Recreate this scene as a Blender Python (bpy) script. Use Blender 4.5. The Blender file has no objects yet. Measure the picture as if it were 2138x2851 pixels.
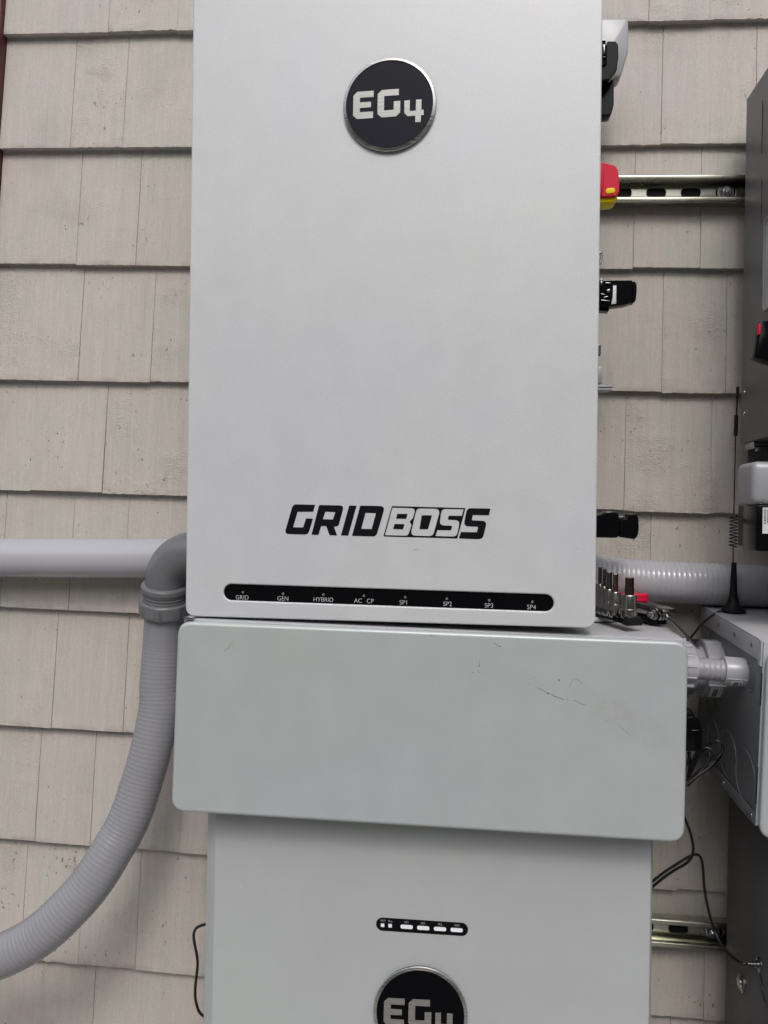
import bpy, bmesh, math, random
from mathutils import Vector, Matrix, Euler, noise
random.seed(7)
R = math.radians
S = bpy.context.scene
COL = S.collection
# ------------------------------------------------------------------ camera
F_PX, PW, PH = 2285.0, 2138.0, 2851.0
CAM = Vector((0, -1.265, 0))
_y, _p, _r = R(5.322), R(0.27), R(1.096)
CF = Vector((-math.sin(_y)*math.cos(_p), math.cos(_y)*math.cos(_p), math.sin(_p)))
_R0 = Vector((math.cos(_y), math.sin(_y), 0)); _U0 = _R0.cross(CF)
CR = _R0*math.cos(_r) + _U0*math.sin(_r)
CU = _U0*math.cos(_r) - _R0*math.sin(_r)
cam = bpy.data.objects.new('camera', bpy.data.cameras.new('camera'))
COL.objects.link(cam)
cam.matrix_world = Matrix(((CR.x, CU.x, -CF.x, CAM.x), (CR.y, CU.y, -CF.y, CAM.y), (CR.z, CU.z, -CF.z, CAM.z), (0, 0, 0, 1)))
cam.data.sensor_fit = 'VERTICAL'; cam.data.sensor_height = 36; cam.data.lens = 36*F_PX/PH
cam.data.clip_start = 0.01; cam.data.clip_end = 500
S.camera = cam
# ------------------------------------------------------------------ light
SUN_AZ, SUN_EL = R(5.0), R(48)      # azimuth measured from -Y towards +X
sd = Vector((math.sin(SUN_AZ)*math.cos(SUN_EL), -math.cos(SUN_AZ)*math.cos(SUN_EL), math.sin(SUN_EL)))
sl = bpy.data.lights.new('sun', 'SUN'); sl.energy = 0.5; sl.angle = R(12); sl.color = (1.0, 0.97, 0.93)
so = bpy.data.objects.new('sun', sl); COL.objects.link(so)
so.rotation_euler = sd.to_track_quat('Z', 'Y').to_euler()
w = bpy.data.worlds.new('World'); S.world = w; w.use_nodes = True
nt = w.node_tree; nt.nodes.clear()
sky = nt.nodes.new('ShaderNodeTexSky'); sky.sky_type = 'NISHITA'; sky.sun_disc = False
sky.sun_elevation = SUN_EL; sky.sun_rotation = R(180) - SUN_AZ; sky.dust_density = 3.0; sky.air_density = 1.0
hs = nt.nodes.new('ShaderNodeHueSaturation'); hs.inputs['Saturation'].default_value = 0.5
bg = nt.nodes.new('ShaderNodeBackground'); bg.inputs['Strength'].default_value = 0.15
wo = nt.nodes.new('ShaderNodeOutputWorld')
nt.links.new(sky.outputs[0], hs.inputs['Color']); nt.links.new(hs.outputs[0], bg.inputs[0]); nt.links.new(bg.outputs[0], wo.inputs[0])
S.view_settings.view_transform = 'Standard'; S.view_settings.look = 'None'
S.view_settings.exposure = 0.52; S.view_settings.gamma = 1.0

# ------------------------------------------------------------------ geometry from the survey of the photograph
def ray(px, py):
    return CF + CR*((px-PW/2)/F_PX) - CU*((py-PH/2)/F_PX)
def at(px, py, Y):
    d = ray(px, py); return CAM + d*((Y-CAM.y)/d.y)
def atX(px, py, X):
    d = ray(px, py); return CAM + d*((X-CAM.x)/d.x)
def atZ(px, py, Z):
    d = ray(px, py); return CAM + d*((Z-CAM.z)/d.z)
def atl(px, py, M, yl=0.0):
    """point of the plane local y = yl of body M, in the body's own coordinates (x, z)"""
    n = M.to_3x3() @ Vector((0, 1, 0)); o = M @ Vector((0, yl, 0))
    d = ray(px, py); P = CAM + d*((o-CAM).dot(n)/d.dot(n))
    l = M.inverted() @ P
    return (l.x, l.z)

# ------------------------------------------------------------------ materials
MATS = {}
def mat(name, col, rough=0.5, metal=0.0, spec=0.5, coat=0.0, coat_rough=0.1):
    if name in MATS: return MATS[name]
    m = bpy.data.materials.new(name); m.use_nodes = True
    b = m.node_tree.nodes['Principled BSDF']
    b.inputs['Base Color'].default_value = (*col, 1); b.inputs['Roughness'].default_value = rough
    b.inputs['Metallic'].default_value = metal; b.inputs['Specular IOR Level'].default_value = spec
    b.inputs['Coat Weight'].default_value = coat; b.inputs['Coat Roughness'].default_value = coat_rough
    MATS[name] = m; return m
def N(m, t, **kw):
    n = m.node_tree.nodes.new(t)
    for k, v in kw.items():
        if k in n.inputs.keys(): n.inputs[k].default_value = v
        else: setattr(n, k, v)
    return n
def L(m, a, b): m.node_tree.links.new(a, b)
def pb(m): return m.node_tree.nodes['Principled BSDF']
def coords(m, scale=(1, 1, 1), kind='Object'):
    tc = N(m, 'ShaderNodeTexCoord'); mp = N(m, 'ShaderNodeMapping'); mp.inputs['Scale'].default_value = scale
    L(m, tc.outputs[kind], mp.inputs['Vector']); return mp.outputs[0]
def ramp(m, src, a, b, ca=(0, 0, 0, 1), cb=(1, 1, 1, 1)):
    r = N(m, 'ShaderNodeValToRGB'); e = r.color_ramp.elements
    e[0].position = a; e[0].color = ca; e[1].position = b; e[1].color = cb
    L(m, src, r.inputs[0]); return r.outputs[0]
def mixc(m, fac, a, b, mode='MIX'):
    n = N(m, 'ShaderNodeMix', data_type='RGBA', blend_type=mode)
    for i, v in ((0, fac), (6, a), (7, b)):
        if isinstance(v, (int, float)): n.inputs[i].default_value = v
        elif isinstance(v, tuple): n.inputs[i].default_value = v
        else: L(m, v, n.inputs[i])
    return n.outputs[2]
def math_(m, op, a, b):
    n = N(m, 'ShaderNodeMath', operation=op)
    for i, v in enumerate((a, b)):
        if isinstance(v, (int, float)): n.inputs[i].default_value = v
        else: L(m, v, n.inputs[i])
    return n.outputs[0]
def paint(name, col, rough=0.42, metal=0.0, var=0.04, peel=0.06, peel_scale=900, smudge=0.03, tint=None):
    """powder coat: fine orange peel, faint smudges and cloudiness, a few dust specks"""
    m = mat(name, col, rough, metal)
    v = coords(m)
    n1 = N(m, 'ShaderNodeTexNoise', Scale=3.2, Detail=3.0); L(m, v, n1.inputs['Vector'])
    n2 = N(m, 'ShaderNodeTexNoise', Scale=22.0, Detail=5.0, Roughness=0.65); L(m, v, n2.inputs['Vector'])
    n3 = N(m, 'ShaderNodeTexNoise', Scale=float(peel_scale), Detail=2.0); L(m, v, n3.inputs['Vector'])
    t = tint or tuple(c*(0.93 if i == 1 else 0.99) for i, c in enumerate(col))
    c1 = mixc(m, ramp(m, n1.outputs['Fac'], .35, .65), (*col, 1), (*t, 1))
    g = ramp(m, n2.outputs['Fac'], .3, .75, (1-smudge, 1-smudge, 1-smudge, 1), (1+smudge*.5, 1+smudge*.5, 1+smudge*.5, 1))
    c2 = mixc(m, 1.0, c1, g, 'MULTIPLY')
    g3 = ramp(m, n3.outputs['Fac'], .3, .7, (1-var, 1-var, 1-var, 1), (1+var, 1+var, 1+var, 1))
    c3 = mixc(m, 1.0, c2, g3, 'MULTIPLY')
    L(m, c3, pb(m).inputs['Base Color'])
    L(m, ramp(m, n2.outputs['Fac'], .25, .75, (rough-.04,)*3+(1,), (rough+.07,)*3+(1,)), pb(m).inputs['Roughness'])
    bp = N(m, 'ShaderNodeBump', Strength=peel, Distance=0.001); L(m, n3.outputs['Fac'], bp.inputs['Height']); L(m, bp.outputs[0], pb(m).inputs['Normal'])
    return m
M_COVER = paint('silver_powder_coat', (.585, .602, .598), .38, .08, .07, .11, 620, tint=(.57, .578, .605))
M_COVER2 = paint('grey_powder_coat', (.455, .482, .475), .34, .15, .045, .10, 700, tint=(.455, .475, .492))
M_COVER2S = paint('scuffed_grey_powder_coat', (.445, .480, .466), .34, .15, .045, .10, 700, tint=(.443, .470, .483))
M_COVER3 = paint('light_grey_powder_coat', (.455, .49, .478), .36, .12, .03, .07, 800)
M_BODY = paint('grey_body_paint', (.42, .43, .435), .42, .0, .03, .08, 800)
M_DARK2 = paint('charcoal_body_paint', (.075, .077, .079), .42, .0, .04, .10, 800)
M_DARK = paint('dark_grey_body_paint', (.155, .157, .160), .42, .0, .04, .10, 800)
M_SIDE = paint('grey_side_paint', (.13, .142, .143), .40, .0, .03, .08, 800)
M_ALU = mat('cast_alloy', (.33, .33, .345), .42, .2)
M_PVC = mat('grey_pvc', (.42, .42, .455), .20)
M_PVCD = mat('dark_grey_pvc', (.155, .157, .166), .27)
M_PVCW = mat('pale_grey_pvc', (.37, .37, .405), .25)
M_PVCG = mat('coupling_grey_pvc', (.30, .30, .33), .25)
M_BLK = mat('black_plastic', (.004, .004, .005), .18, spec=.14)
M_BLKM = mat('matt_black_rubber_and_slot_shade', (.008, .008, .009), .5, spec=.25)
M_CABLE = mat('black_cable', (.007, .007, .008), .30, spec=.5)
M_GLASS = mat('black_window', (.003, .003, .004), .10, spec=.35)
M_PRINT = mat('black_print', (.006, .006, .008), .45, spec=.12)
M_WHITE = mat('white_print', (.50, .51, .53), .5)
M_LED = mat('unlit_led', (.16, .16, .15), .4)
M_PILL = mat('white_lens', (.85, .86, .9), .35)
M_RED = mat('red_plastic', (.66, .012, .045), .4, spec=.22)
M_YEL = mat('yellow_plastic', (.85, .66, .006), .4, spec=.22)
M_STEEL = mat('socket_steel', (.52, .50, .46), .22, 1.0)
M_BITS = mat('dark_bit_steel', (.20, .165, .145), .25, 1.0)
M_BRONZE = mat('copper_tinted_steel', (.34, .19, .15), .25, 1.0)
M_SCREW = mat('zinc_screw', (.45, .45, .46), .25, 1.0)
M_TOOL = mat('gunmetal', (.30, .29, .285), .25, 1.0)
M_STICK = mat('white_sticker', (.62, .63, .64), .5)
M_WPL = mat('white_plastic', (.66, .67, .71), .35)
M_FACE = mat('badge_face', (.006, .007, .015), .42, spec=.13)
M_FACE2 = mat('badge_face_gloss', (.002, .002, .003), .3, spec=.08)
M_VOID = mat('dark_backing', (.03, .028, .026), .9)
def brushed(name, ca, cb):
    m = mat(name, cb[:3], .30, 1.0)
    v = coords(m, (6, 1, 260)); n = N(m, 'ShaderNodeTexNoise', Scale=4.0, Detail=4.0); L(m, v, n.inputs['Vector'])
    L(m, ramp(m, n.outputs['Fac'], .35, .65, ca, cb), pb(m).inputs['Base Color'])
    L(m, ramp(m, n.outputs['Fac'], .3, .7, (.22,)*3+(1,), (.42,)*3+(1,)), pb(m).inputs['Roughness'])
    return m
M_BRUSH = brushed('brushed_steel', (.40, .39, .37, 1), (.56, .55, .52, 1))
M_BRUSHD = brushed('satin_badge_steel', (.21, .215, .20, 1), (.31, .315, .295, 1))
def zinc():
    m = mat('yellow_zinc', (.5, .49, .38), .25, 1.0)
    v = coords(m, (1.5, 8, 8)); n = N(m, 'ShaderNodeTexNoise', Scale=5.0, Detail=5.0); L(m, v, n.inputs['Vector'])
    L(m, ramp(m, n.outputs['Fac'], .3, .7, (.42, .42, .33, 1), (.58, .585, .52, 1)), pb(m).inputs['Base Color'])
    L(m, ramp(m, n.outputs['Fac'], .3, .7, (.18,)*3+(1,), (.36,)*3+(1,)), pb(m).inputs['Roughness'])
    return m
M_ZINC = zinc()
def siding():
    m = mat('painted_cedar', (.44, .405, .365), .62)
    at_ = N(m, 'ShaderNodeAttribute', attribute_name='rnd'); at2 = N(m, 'ShaderNodeAttribute', attribute_name='rough')
    tc = N(m, 'ShaderNodeTexCoord')
    off = N(m, 'ShaderNodeVectorMath', operation='MULTIPLY_ADD')
    L(m, at_.outputs['Color'], off.inputs[0]); off.inputs[1].default_value = (7.3, 3.1, 5.7); L(m, tc.outputs['Object'], off.inputs[2])
    V = off.outputs[0]
    def nz(scale, mp, detail=4.0, rough=.6, dist=0.0):
        mm = N(m, 'ShaderNodeMapping'); mm.inputs['Scale'].default_value = mp; L(m, V, mm.inputs['Vector'])
        n = N(m, 'ShaderNodeTexNoise', Scale=scale, Detail=detail, Roughness=rough, Distortion=dist); L(m, mm.outputs[0], n.inputs['Vector'])
        return n.outputs['Fac']
    big = nz(9, (1, 1, .8)); cloud = nz(26, (1, 1, .6)); grain = nz(60, (4.5, 1, .32), 6, .7, .6); fine = nz(420, (1.4, 1, .8), 3, .6)
    spk = nz(150, (1.2, 1, .8), 2, .5); spk2 = nz(14, (1, 1, 1), 3, .6); streak = nz(24, (3.0, 1, .10), 4, .6)
    c = mixc(m, ramp(m, big, .36, .62), (.495, .455, .412, 1), (.452, .450, .405, 1))
    c = mixc(m, ramp(m, cloud, .40, .70), c, (.492, .440, .418, 1))
    hv = N(m, 'ShaderNodeSeparateColor'); L(m, at_.outputs['Color'], hv.inputs[0])
    c = mixc(m, 1.0, c, ramp(m, hv.outputs[1], 0, 1, (.83, .84, .845, 1), (1.07, 1.06, 1.055, 1)), 'MULTIPLY')
    c = mixc(m, 1.0, c, ramp(m, grain, .32, .72, (.92, .915, .91, 1), (1.05, 1.05, 1.05, 1)), 'MULTIPLY')
    c = mixc(m, 1.0, c, ramp(m, streak, .30, .70, (.95, .94, .935, 1), (1.03, 1.03, 1.03, 1)), 'MULTIPLY')
    c = mixc(m, 1.0, c, ramp(m, fine, .3, .7, (.90, .90, .90, 1), (1.07, 1.07, 1.07, 1)), 'MULTIPLY')
    stain = ramp(m, nz(6, (1, 1, 1.3), 5, .65, .4), .58, .78)
    c = mixc(m, math_(m, 'MULTIPLY', stain, .32), c, (.30, .265, .235, 1))
    # dirt specks and mildew, dense only here and there (and on shingles with a high 'rough')
    dens = math_(m, 'ADD', ramp(m, spk2, .50, .72, (0, 0, 0, 1), (.105, .105, .105, 1)), math_(m, 'MULTIPLY', at2.outputs['Fac'], .05))
    th = math_(m, 'SUBTRACT', .765, dens)
    sp = N(m, 'ShaderNodeMath', operation='GREATER_THAN'); L(m, spk, sp.inputs[0]); L(m, th, sp.inputs[1])
    c = mixc(m, math_(m, 'MULTIPLY', sp.outputs[0], .62), c, (.10, .085, .075, 1))
    # grime near the butt edge, from the attribute painted per vertex (distance up the shingle)
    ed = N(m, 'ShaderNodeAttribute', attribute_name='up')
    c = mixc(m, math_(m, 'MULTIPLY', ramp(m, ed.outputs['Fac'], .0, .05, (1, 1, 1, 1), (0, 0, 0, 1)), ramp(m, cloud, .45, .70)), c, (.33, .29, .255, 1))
    L(m, c, pb(m).inputs['Base Color'])
    # height: combed grain, rough-sawn wrinkles on some shingles
    mus = nz(120, (1, 1, 1.9), 4, .6, 1.2)
    patch = ramp(m, nz(11, (1, 1, 1), 2), .50, .62)
    wr = math_(m, 'MULTIPLY', math_(m, 'MULTIPLY', mus, math_(m, 'ADD', patch, .15)), math_(m, 'ADD', math_(m, 'MULTIPLY', at2.outputs['Fac'], 2.6), .35))
    h = math_(m, 'ADD', math_(m, 'MULTIPLY', grain, .5), math_(m, 'ADD', math_(m, 'MULTIPLY', fine, .4), wr))
    bp = N(m, 'ShaderNodeBump', Strength=.8, Distance=0.0014); L(m, h, bp.inputs['Height']); L(m, bp.outputs[0], pb(m).inputs['Normal'])
    return m
M_SIDING = siding()
M_TRIM = paint('dark_red_trim_paint', (.085, .018, .022), .5, 0, .1, .3, 200, .15)
def ground_mat():
    m = mat('dry_lawn', (.09, .10, .05), .9)
    v = coords(m); n = N(m, 'ShaderNodeTexNoise', Scale=3.0, Detail=8.0); L(m, v, n.inputs['Vector'])
    L(m, ramp(m, n.outputs['Fac'], .3, .7, (.06, .065, .05, 1), (.13, .12, .10, 1)), pb(m).inputs['Base Color']); return m

def sky_blocker_mat():
    m = mat('sky_blocker_green', (.035, .045, .025), .95)
    v = coords(m); n = N(m, 'ShaderNodeTexNoise', Scale=1.5, Detail=8.0); L(m, v, n.inputs['Vector'])
    L(m, ramp(m, n.outputs['Fac'], .3, .7, (.018, .028, .012, 1), (.075, .08, .05, 1)), pb(m).inputs['Base Color']); return m
# ------------------------------------------------------------------ object helpers
def tag(o, label=None, cat=None, group=None, kind=None):
    if label: o['label'] = label
    if cat: o['category'] = cat
    if group: o['group'] = group
    if kind: o['kind'] = kind
    return o
def empty(name, M, label, cat, group=None):
    o = bpy.data.objects.new(name, None); COL.objects.link(o); o.empty_display_size = .03
    o.matrix_world = M; MW[o.name] = M.copy()
    return tag(o, label, cat, group)
MW = {}
def wm(o):
    M = MW.get(o.name)
    return M if M is not None else Matrix()
def link(name, me, material, parent=None, world=True, smooth=35):
    """links a mesh; world=True: the mesh is in world coordinates and is brought into its parent's frame"""
    if world and parent is not None:
        me.transform(wm(parent).inverted())
    me.materials.clear(); me.materials.append(material)
    if smooth:
        for p in me.polygons: p.use_smooth = True
        me.set_sharp_from_angle(angle=R(smooth))
    o = bpy.data.objects.new(name, me); COL.objects.link(o)
    if parent is not None:
        o.parent = parent; MW[o.name] = wm(parent).copy()
    return o
def thing(name, me, material, label, cat, group=None, smooth=35):
    """a top-level thing that is one mesh in world coordinates: origin moved to its base"""
    lo = Vector([min(v.co[i] for v in me.vertices) for i in range(3)]); hi = Vector([max(v.co[i] for v in me.vertices) for i in range(3)])
    c = Vector(((lo.x+hi.x)/2, (lo.y+hi.y)/2, lo.z)); me.transform(Matrix.Translation(-c))
    o = link(name, me, material, None, False, smooth); o.location = c; MW[o.name] = Matrix.Translation(c)
    return tag(o, label, cat, group)
class MB:
    def __init__(s): s.v = []; s.f = []
    def add(s, v, f):
        k = len(s.v); s.v += [tuple(p) for p in v]; s.f += [tuple(i+k for i in q) for q in f]; return s
    def mesh(s, me, M=None):
        s.add([(M @ v.co) if M is not None else v.co for v in me.vertices], [tuple(p.vertices) for p in me.polygons]); return s
    def box(s, x0, x1, y0, y1, z0, z1, b=0.0, seg=2, M=None):
        bm = bmesh.new(); bmesh.ops.create_cube(bm, size=1)
        for v in bm.verts: v.co = Vector(((x0+x1)/2+v.co.x*(x1-x0), (y0+y1)/2+v.co.y*(y1-y0), (z0+z1)/2+v.co.z*(z1-z0)))
        if b > 0: bmesh.ops.bevel(bm, geom=list(bm.edges), offset=b, segments=seg, profile=.5, affect='EDGES')
        me = bpy.data.meshes.new('t'); bm.to_mesh(me); bm.free(); s.mesh(me, M); bpy.data.meshes.remove(me); return s
    def poly_prism(s, pts, dirv, b=0.0):
        """closed outline (list of 3-D points) pushed along dirv"""
        bm = bmesh.new(); vs = [bm.verts.new(p) for p in pts]; f = bm.faces.new(vs)
        r = bmesh.ops.extrude_face_region(bm, geom=[f]); nv = [g for g in r['geom'] if isinstance(g, bmesh.types.BMVert)]
        for v in nv: v.co += Vector(dirv)
        bmesh.ops.recalc_face_normals(bm, faces=list(bm.faces))
        if b > 0: bmesh.ops.bevel(bm, geom=list(bm.edges), offset=b, segments=2, profile=.5, affect='EDGES', clamp_overlap=True)
        me = bpy.data.meshes.new('t'); bm.to_mesh(me); bm.free(); s.mesh(me); bpy.data.meshes.remove(me); return s
    def lathe(s, a, b, prof, seg=32, caps=True):
        """prof: list of (distance along a->b in metres, radius)"""
        a = Vector(a); ax = (Vector(b)-a).normalized(); u = ax.orthogonal().normalized(); w_ = ax.cross(u)
        v = []; f = []
        for t, r in prof:
            for i in range(seg):
                an = 2*math.pi*i/seg; v.append(a+ax*t+(u*math.cos(an)+w_*math.sin(an))*r)
        for k in range(len(prof)-1):
            for i in range(seg):
                j = (i+1) % seg; f.append((k*seg+i, k*seg+j, (k+1)*seg+j, (k+1)*seg+i))
        if caps: f.append(tuple(reversed(range(seg)))); f.append(tuple((len(prof)-1)*seg+i for i in range(seg)))
        return s.add(v, f)
    def tube(s, pts, rad, seg=12, step=None, closed=False, smooth=True):
        P = spline(pts, step) if smooth else [Vector(p) for p in pts]
        n = len(P); T = [(P[min(i+1, n-1)]-P[max(i-1, 0)]).normalized() for i in range(n)]
        u = T[0].orthogonal().normalized(); v = []; f = []; d = 0
        for i in range(n):
            if i: d += (P[i]-P[i-1]).length
            u = (u-T[i]*u.dot(T[i])).normalized(); w_ = T[i].cross(u); r = rad(d) if callable(rad) else rad
            for k in range(seg):
                an = 2*math.pi*k/seg; rr = r(an) if callable(r) else r
                v.append(P[i]+(u*math.cos(an)+w_*math.sin(an))*rr)
        for i in range(n-1):
            for k in range(seg):
                j = (k+1) % seg; f.append((i*seg+k, i*seg+j, (i+1)*seg+j, (i+1)*seg+k))
        f.append(tuple(reversed(range(seg)))); f.append(tuple((n-1)*seg+k for k in range(seg)))
        return s.add(v, f)
    def done(s):
        me = bpy.data.meshes.new('m'); me.from_pydata([tuple(p) for p in s.v], [], s.f); me.validate(); me.update(); return me
def spline(pts, step=None):
    P = [Vector(p) for p in pts]
    if len(P) == 2:
        n = max(1, int((P[1]-P[0]).length/(step or 1))); return [P[0].lerp(P[1], i/n) for i in range(n+1)]
    Q = [P[0]*2-P[1]]+P+[P[-1]*2-P[-2]]; out = []
    for i in range(1, len(Q)-2):
        a, b, c, d = Q[i-1:i+3]; n = max(2, int((c-b).length/step)) if step else 8
        for k in range(n):
            t = k/n; out.append(.5*((2*b)+(c-a)*t+(2*a-5*b+4*c-d)*t*t+(3*b-a-3*c+d)*t**3))
    out.append(P[-1]); return out
def rnd_poly(pts, r, seg=5):
    """rounds the corners of a 2-D outline; r is a number or one per corner"""
    n = len(pts); out = []
    for i in range(n):
        p = Vector(pts[i]); a = Vector(pts[i-1])-p; b = Vector(pts[(i+1) % n])-p; rr = r[i] if isinstance(r, (list, tuple)) else r
        if rr <= 0: out.append(tuple(p)); continue
        ang = a.angle(b); t = min(rr/math.tan(ang/2), a.length*.49, b.length*.49)
        A = p+a.normalized()*t; B = p+b.normalized()*t
        for k in range(seg+1):
            s = k/seg; out.append(tuple(A*(1-s)**2+p*2*s*(1-s)+B*s*s))
    return out
def curve_mesh(cu, M):
    o = bpy.data.objects.new('t', cu); COL.objects.link(o)
    dg = bpy.context.evaluated_depsgraph_get(); dg.update()
    me = bpy.data.meshes.new_from_object(o.evaluated_get(dg)); me.transform(M)
    bpy.data.objects.remove(o); bpy.data.curves.remove(cu); return me
def plate(loops, y0, y1, bev=0.0, res=3):
    """flat shape in x/z with holes (even-odd), from y0 (front) to y1 (back)"""
    cu = bpy.data.curves.new('t', 'CURVE'); cu.dimensions = '2D'; cu.fill_mode = 'BOTH'
    for lp in loops:
        sp = cu.splines.new('POLY'); sp.points.add(len(lp)-1); sp.use_cyclic_u = True
        for i, p in enumerate(lp): sp.points[i].co = (p[0], p[1], 0, 1)
    cu.extrude = max(abs(y1-y0)/2-bev, 1e-6); cu.bevel_depth = bev; cu.bevel_resolution = res; cu.offset = -bev
    return curve_mesh(cu, Matrix(((1, 0, 0, 0), (0, 0, -1, (y0+y1)/2), (0, 1, 0, 0), (0, 0, 0, 1))))
def text(body, size, x, z, y, thick=.0002, ang=0.0, sx=1.0):
    cu = bpy.data.curves.new('t', 'FONT'); cu.body = body; cu.size = size; cu.align_x = 'CENTER'; cu.align_y = 'CENTER'; cu.extrude = thick/2; cu.offset = -.012*size
    return curve_mesh(cu, Matrix.Translation((x, y, z)) @ Matrix.Rotation(ang, 4, 'Y') @ Matrix(((sx, 0, 0, 0), (0, 0, -1, 0), (0, 1, 0, 0), (0, 0, 0, 1))))
def join(meshes):
    b = MB()
    for m in meshes: b.mesh(m); bpy.data.meshes.remove(m)
    return b.done()
def rrect(x0, x1, z0, z1, r, seg=6):
    return rnd_poly([(x0, z0), (x1, z0), (x1, z1), (x0, z1)], r, seg)
def circle(x, z, r, n=48): return [(x+r*math.cos(2*math.pi*i/n), z+r*math.sin(2*math.pi*i/n)) for i in range(n)]
def pose(cx, Y, cz, rx, ry, rz):
    return Matrix.Translation((cx, Y, cz)) @ (Matrix.Rotation(R(rz), 4, 'Z') @ Matrix.Rotation(R(ry), 4, 'Y') @ Matrix.Rotation(R(rx), 4, 'X'))
def prism_px(pts, Y, depth, b=0.0008):
    """outline at distance Y, as deep as 'depth'"""
    return MB().poly_prism([at(x, y, Y) for x, y in pts], (0, depth, 0), b)

# ------------------------------------------------------------------ ground
g = MB(); g.add([(-60, -60, 0), (60, -60, 0), (60, 60, 0), (-60, 60, 0)], [(0, 1, 2, 3)])
go = link('ground', g.done(), ground_mat(), None, False, 0); go.location = (0, 0, -1.62); tag(go, kind='structure')
pm = mat('patio_concrete', (.40, .345, .325), .85)
pv = coords(pm); pn = N(pm, 'ShaderNodeTexNoise', Scale=5.0, Detail=8.0); L(pm, pv, pn.inputs['Vector'])
L(pm, ramp(pm, pn.outputs['Fac'], .3, .7, (.30, .285, .27, 1), (.41, .39, .365, 1)), pb(pm).inputs['Base Color'])
g = MB(); g.box(-4, 4, -3.2, -.02, -1.60, -1.56, .004); po = link('patio', g.done(), pm, None, False, 0); po.location = (0, 0, -.02); tag(po, kind='structure')
# unseen green slope, added behind the camera to block the low sky
hb = MB(); hv = []; hf = []; NR, NA = 14, 40
for i in range(NR):
    for j in range(NA+1):
        an = R(188)+R(164)*j/NA; rr0 = 4.0+i*1.1; hh0 = 0 if i == 0 else (1-math.cos(min(1, i/9)*math.pi))*.5*7.6+noise.noise(Vector((i*.7, j*.6, 3)))*.8
        hv.append((math.cos(an)*rr0, math.sin(an)*rr0-1.2, hh0))
for i in range(NR-1):
    for j in range(NA): a = i*(NA+1)+j; hf.append((a, a+NA+1, a+NA+2, a+1))
hb.add(hv, hf); ho = link('sky_blocker_slope', hb.done(), sky_blocker_mat(), None, False, 60); ho.location = (0, 0, -1.60); tag(ho, kind='structure')

# ------------------------------------------------------------------ shingle wall
MWALL = Matrix.Rotation(R(.886), 4, 'Y')
wall = empty('shingle_wall', Matrix.Translation((.3, 0, -1.62)) @ MWALL, 'beige painted cedar shingle wall behind all the grey equipment', 'wall')
WI = MWALL.inverted()
courses = [.751, .566, .381, .1965, .019, -.1680, -.3560, -.5385, -.7275]
while courses[0] < 1.3: courses.insert(0, courses[0]+.185)
while courses[-1] > -1.45: courses.append(courses[-1]-.185)
def wx(px, py): return (WI @ at(px, py, -.01)).x
JT = {.751: [(304, 90), (495, 85), (1805, 60)], .566: [(198, 414), (344, 412), (1839, 404), (2102, 400)], .381: [(213, 738), (379, 740), (1761, 745), (1947, 745)],
      .1965: [(219, 1058), (419, 1062), (1840, 1090)], .019: [(86, 1363), (286, 1366), (1735, 1428), (1976, 1432)], -.1680: [(2, 1690), (192, 1693), (344, 1698), (1804, 1790)],
      -.3560: [(146, 2012), (1840, 2130)], -.5385: [(99, 2340), (252, 2352), (500, 2370), (1882, 2474), (2030, 2480)], -.7275: [(60, 2660), (220, 2683), (378, 2692), (1957, 2833)]}
b = MB(); rndc = []; rghc = []; upc = []
X0, X1 = -.757, 1.75
rough_at = {(.751, 1): .6, (.381, 2): .15, (.019, 2): .55, (.1965, 3): .6, (.381, 3): 1.0, (-.5385, 0): 0.3, (-.7275, 0): 1.0, (-.7275, 1): 1.0, (-.7275, 2): .5}
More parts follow.
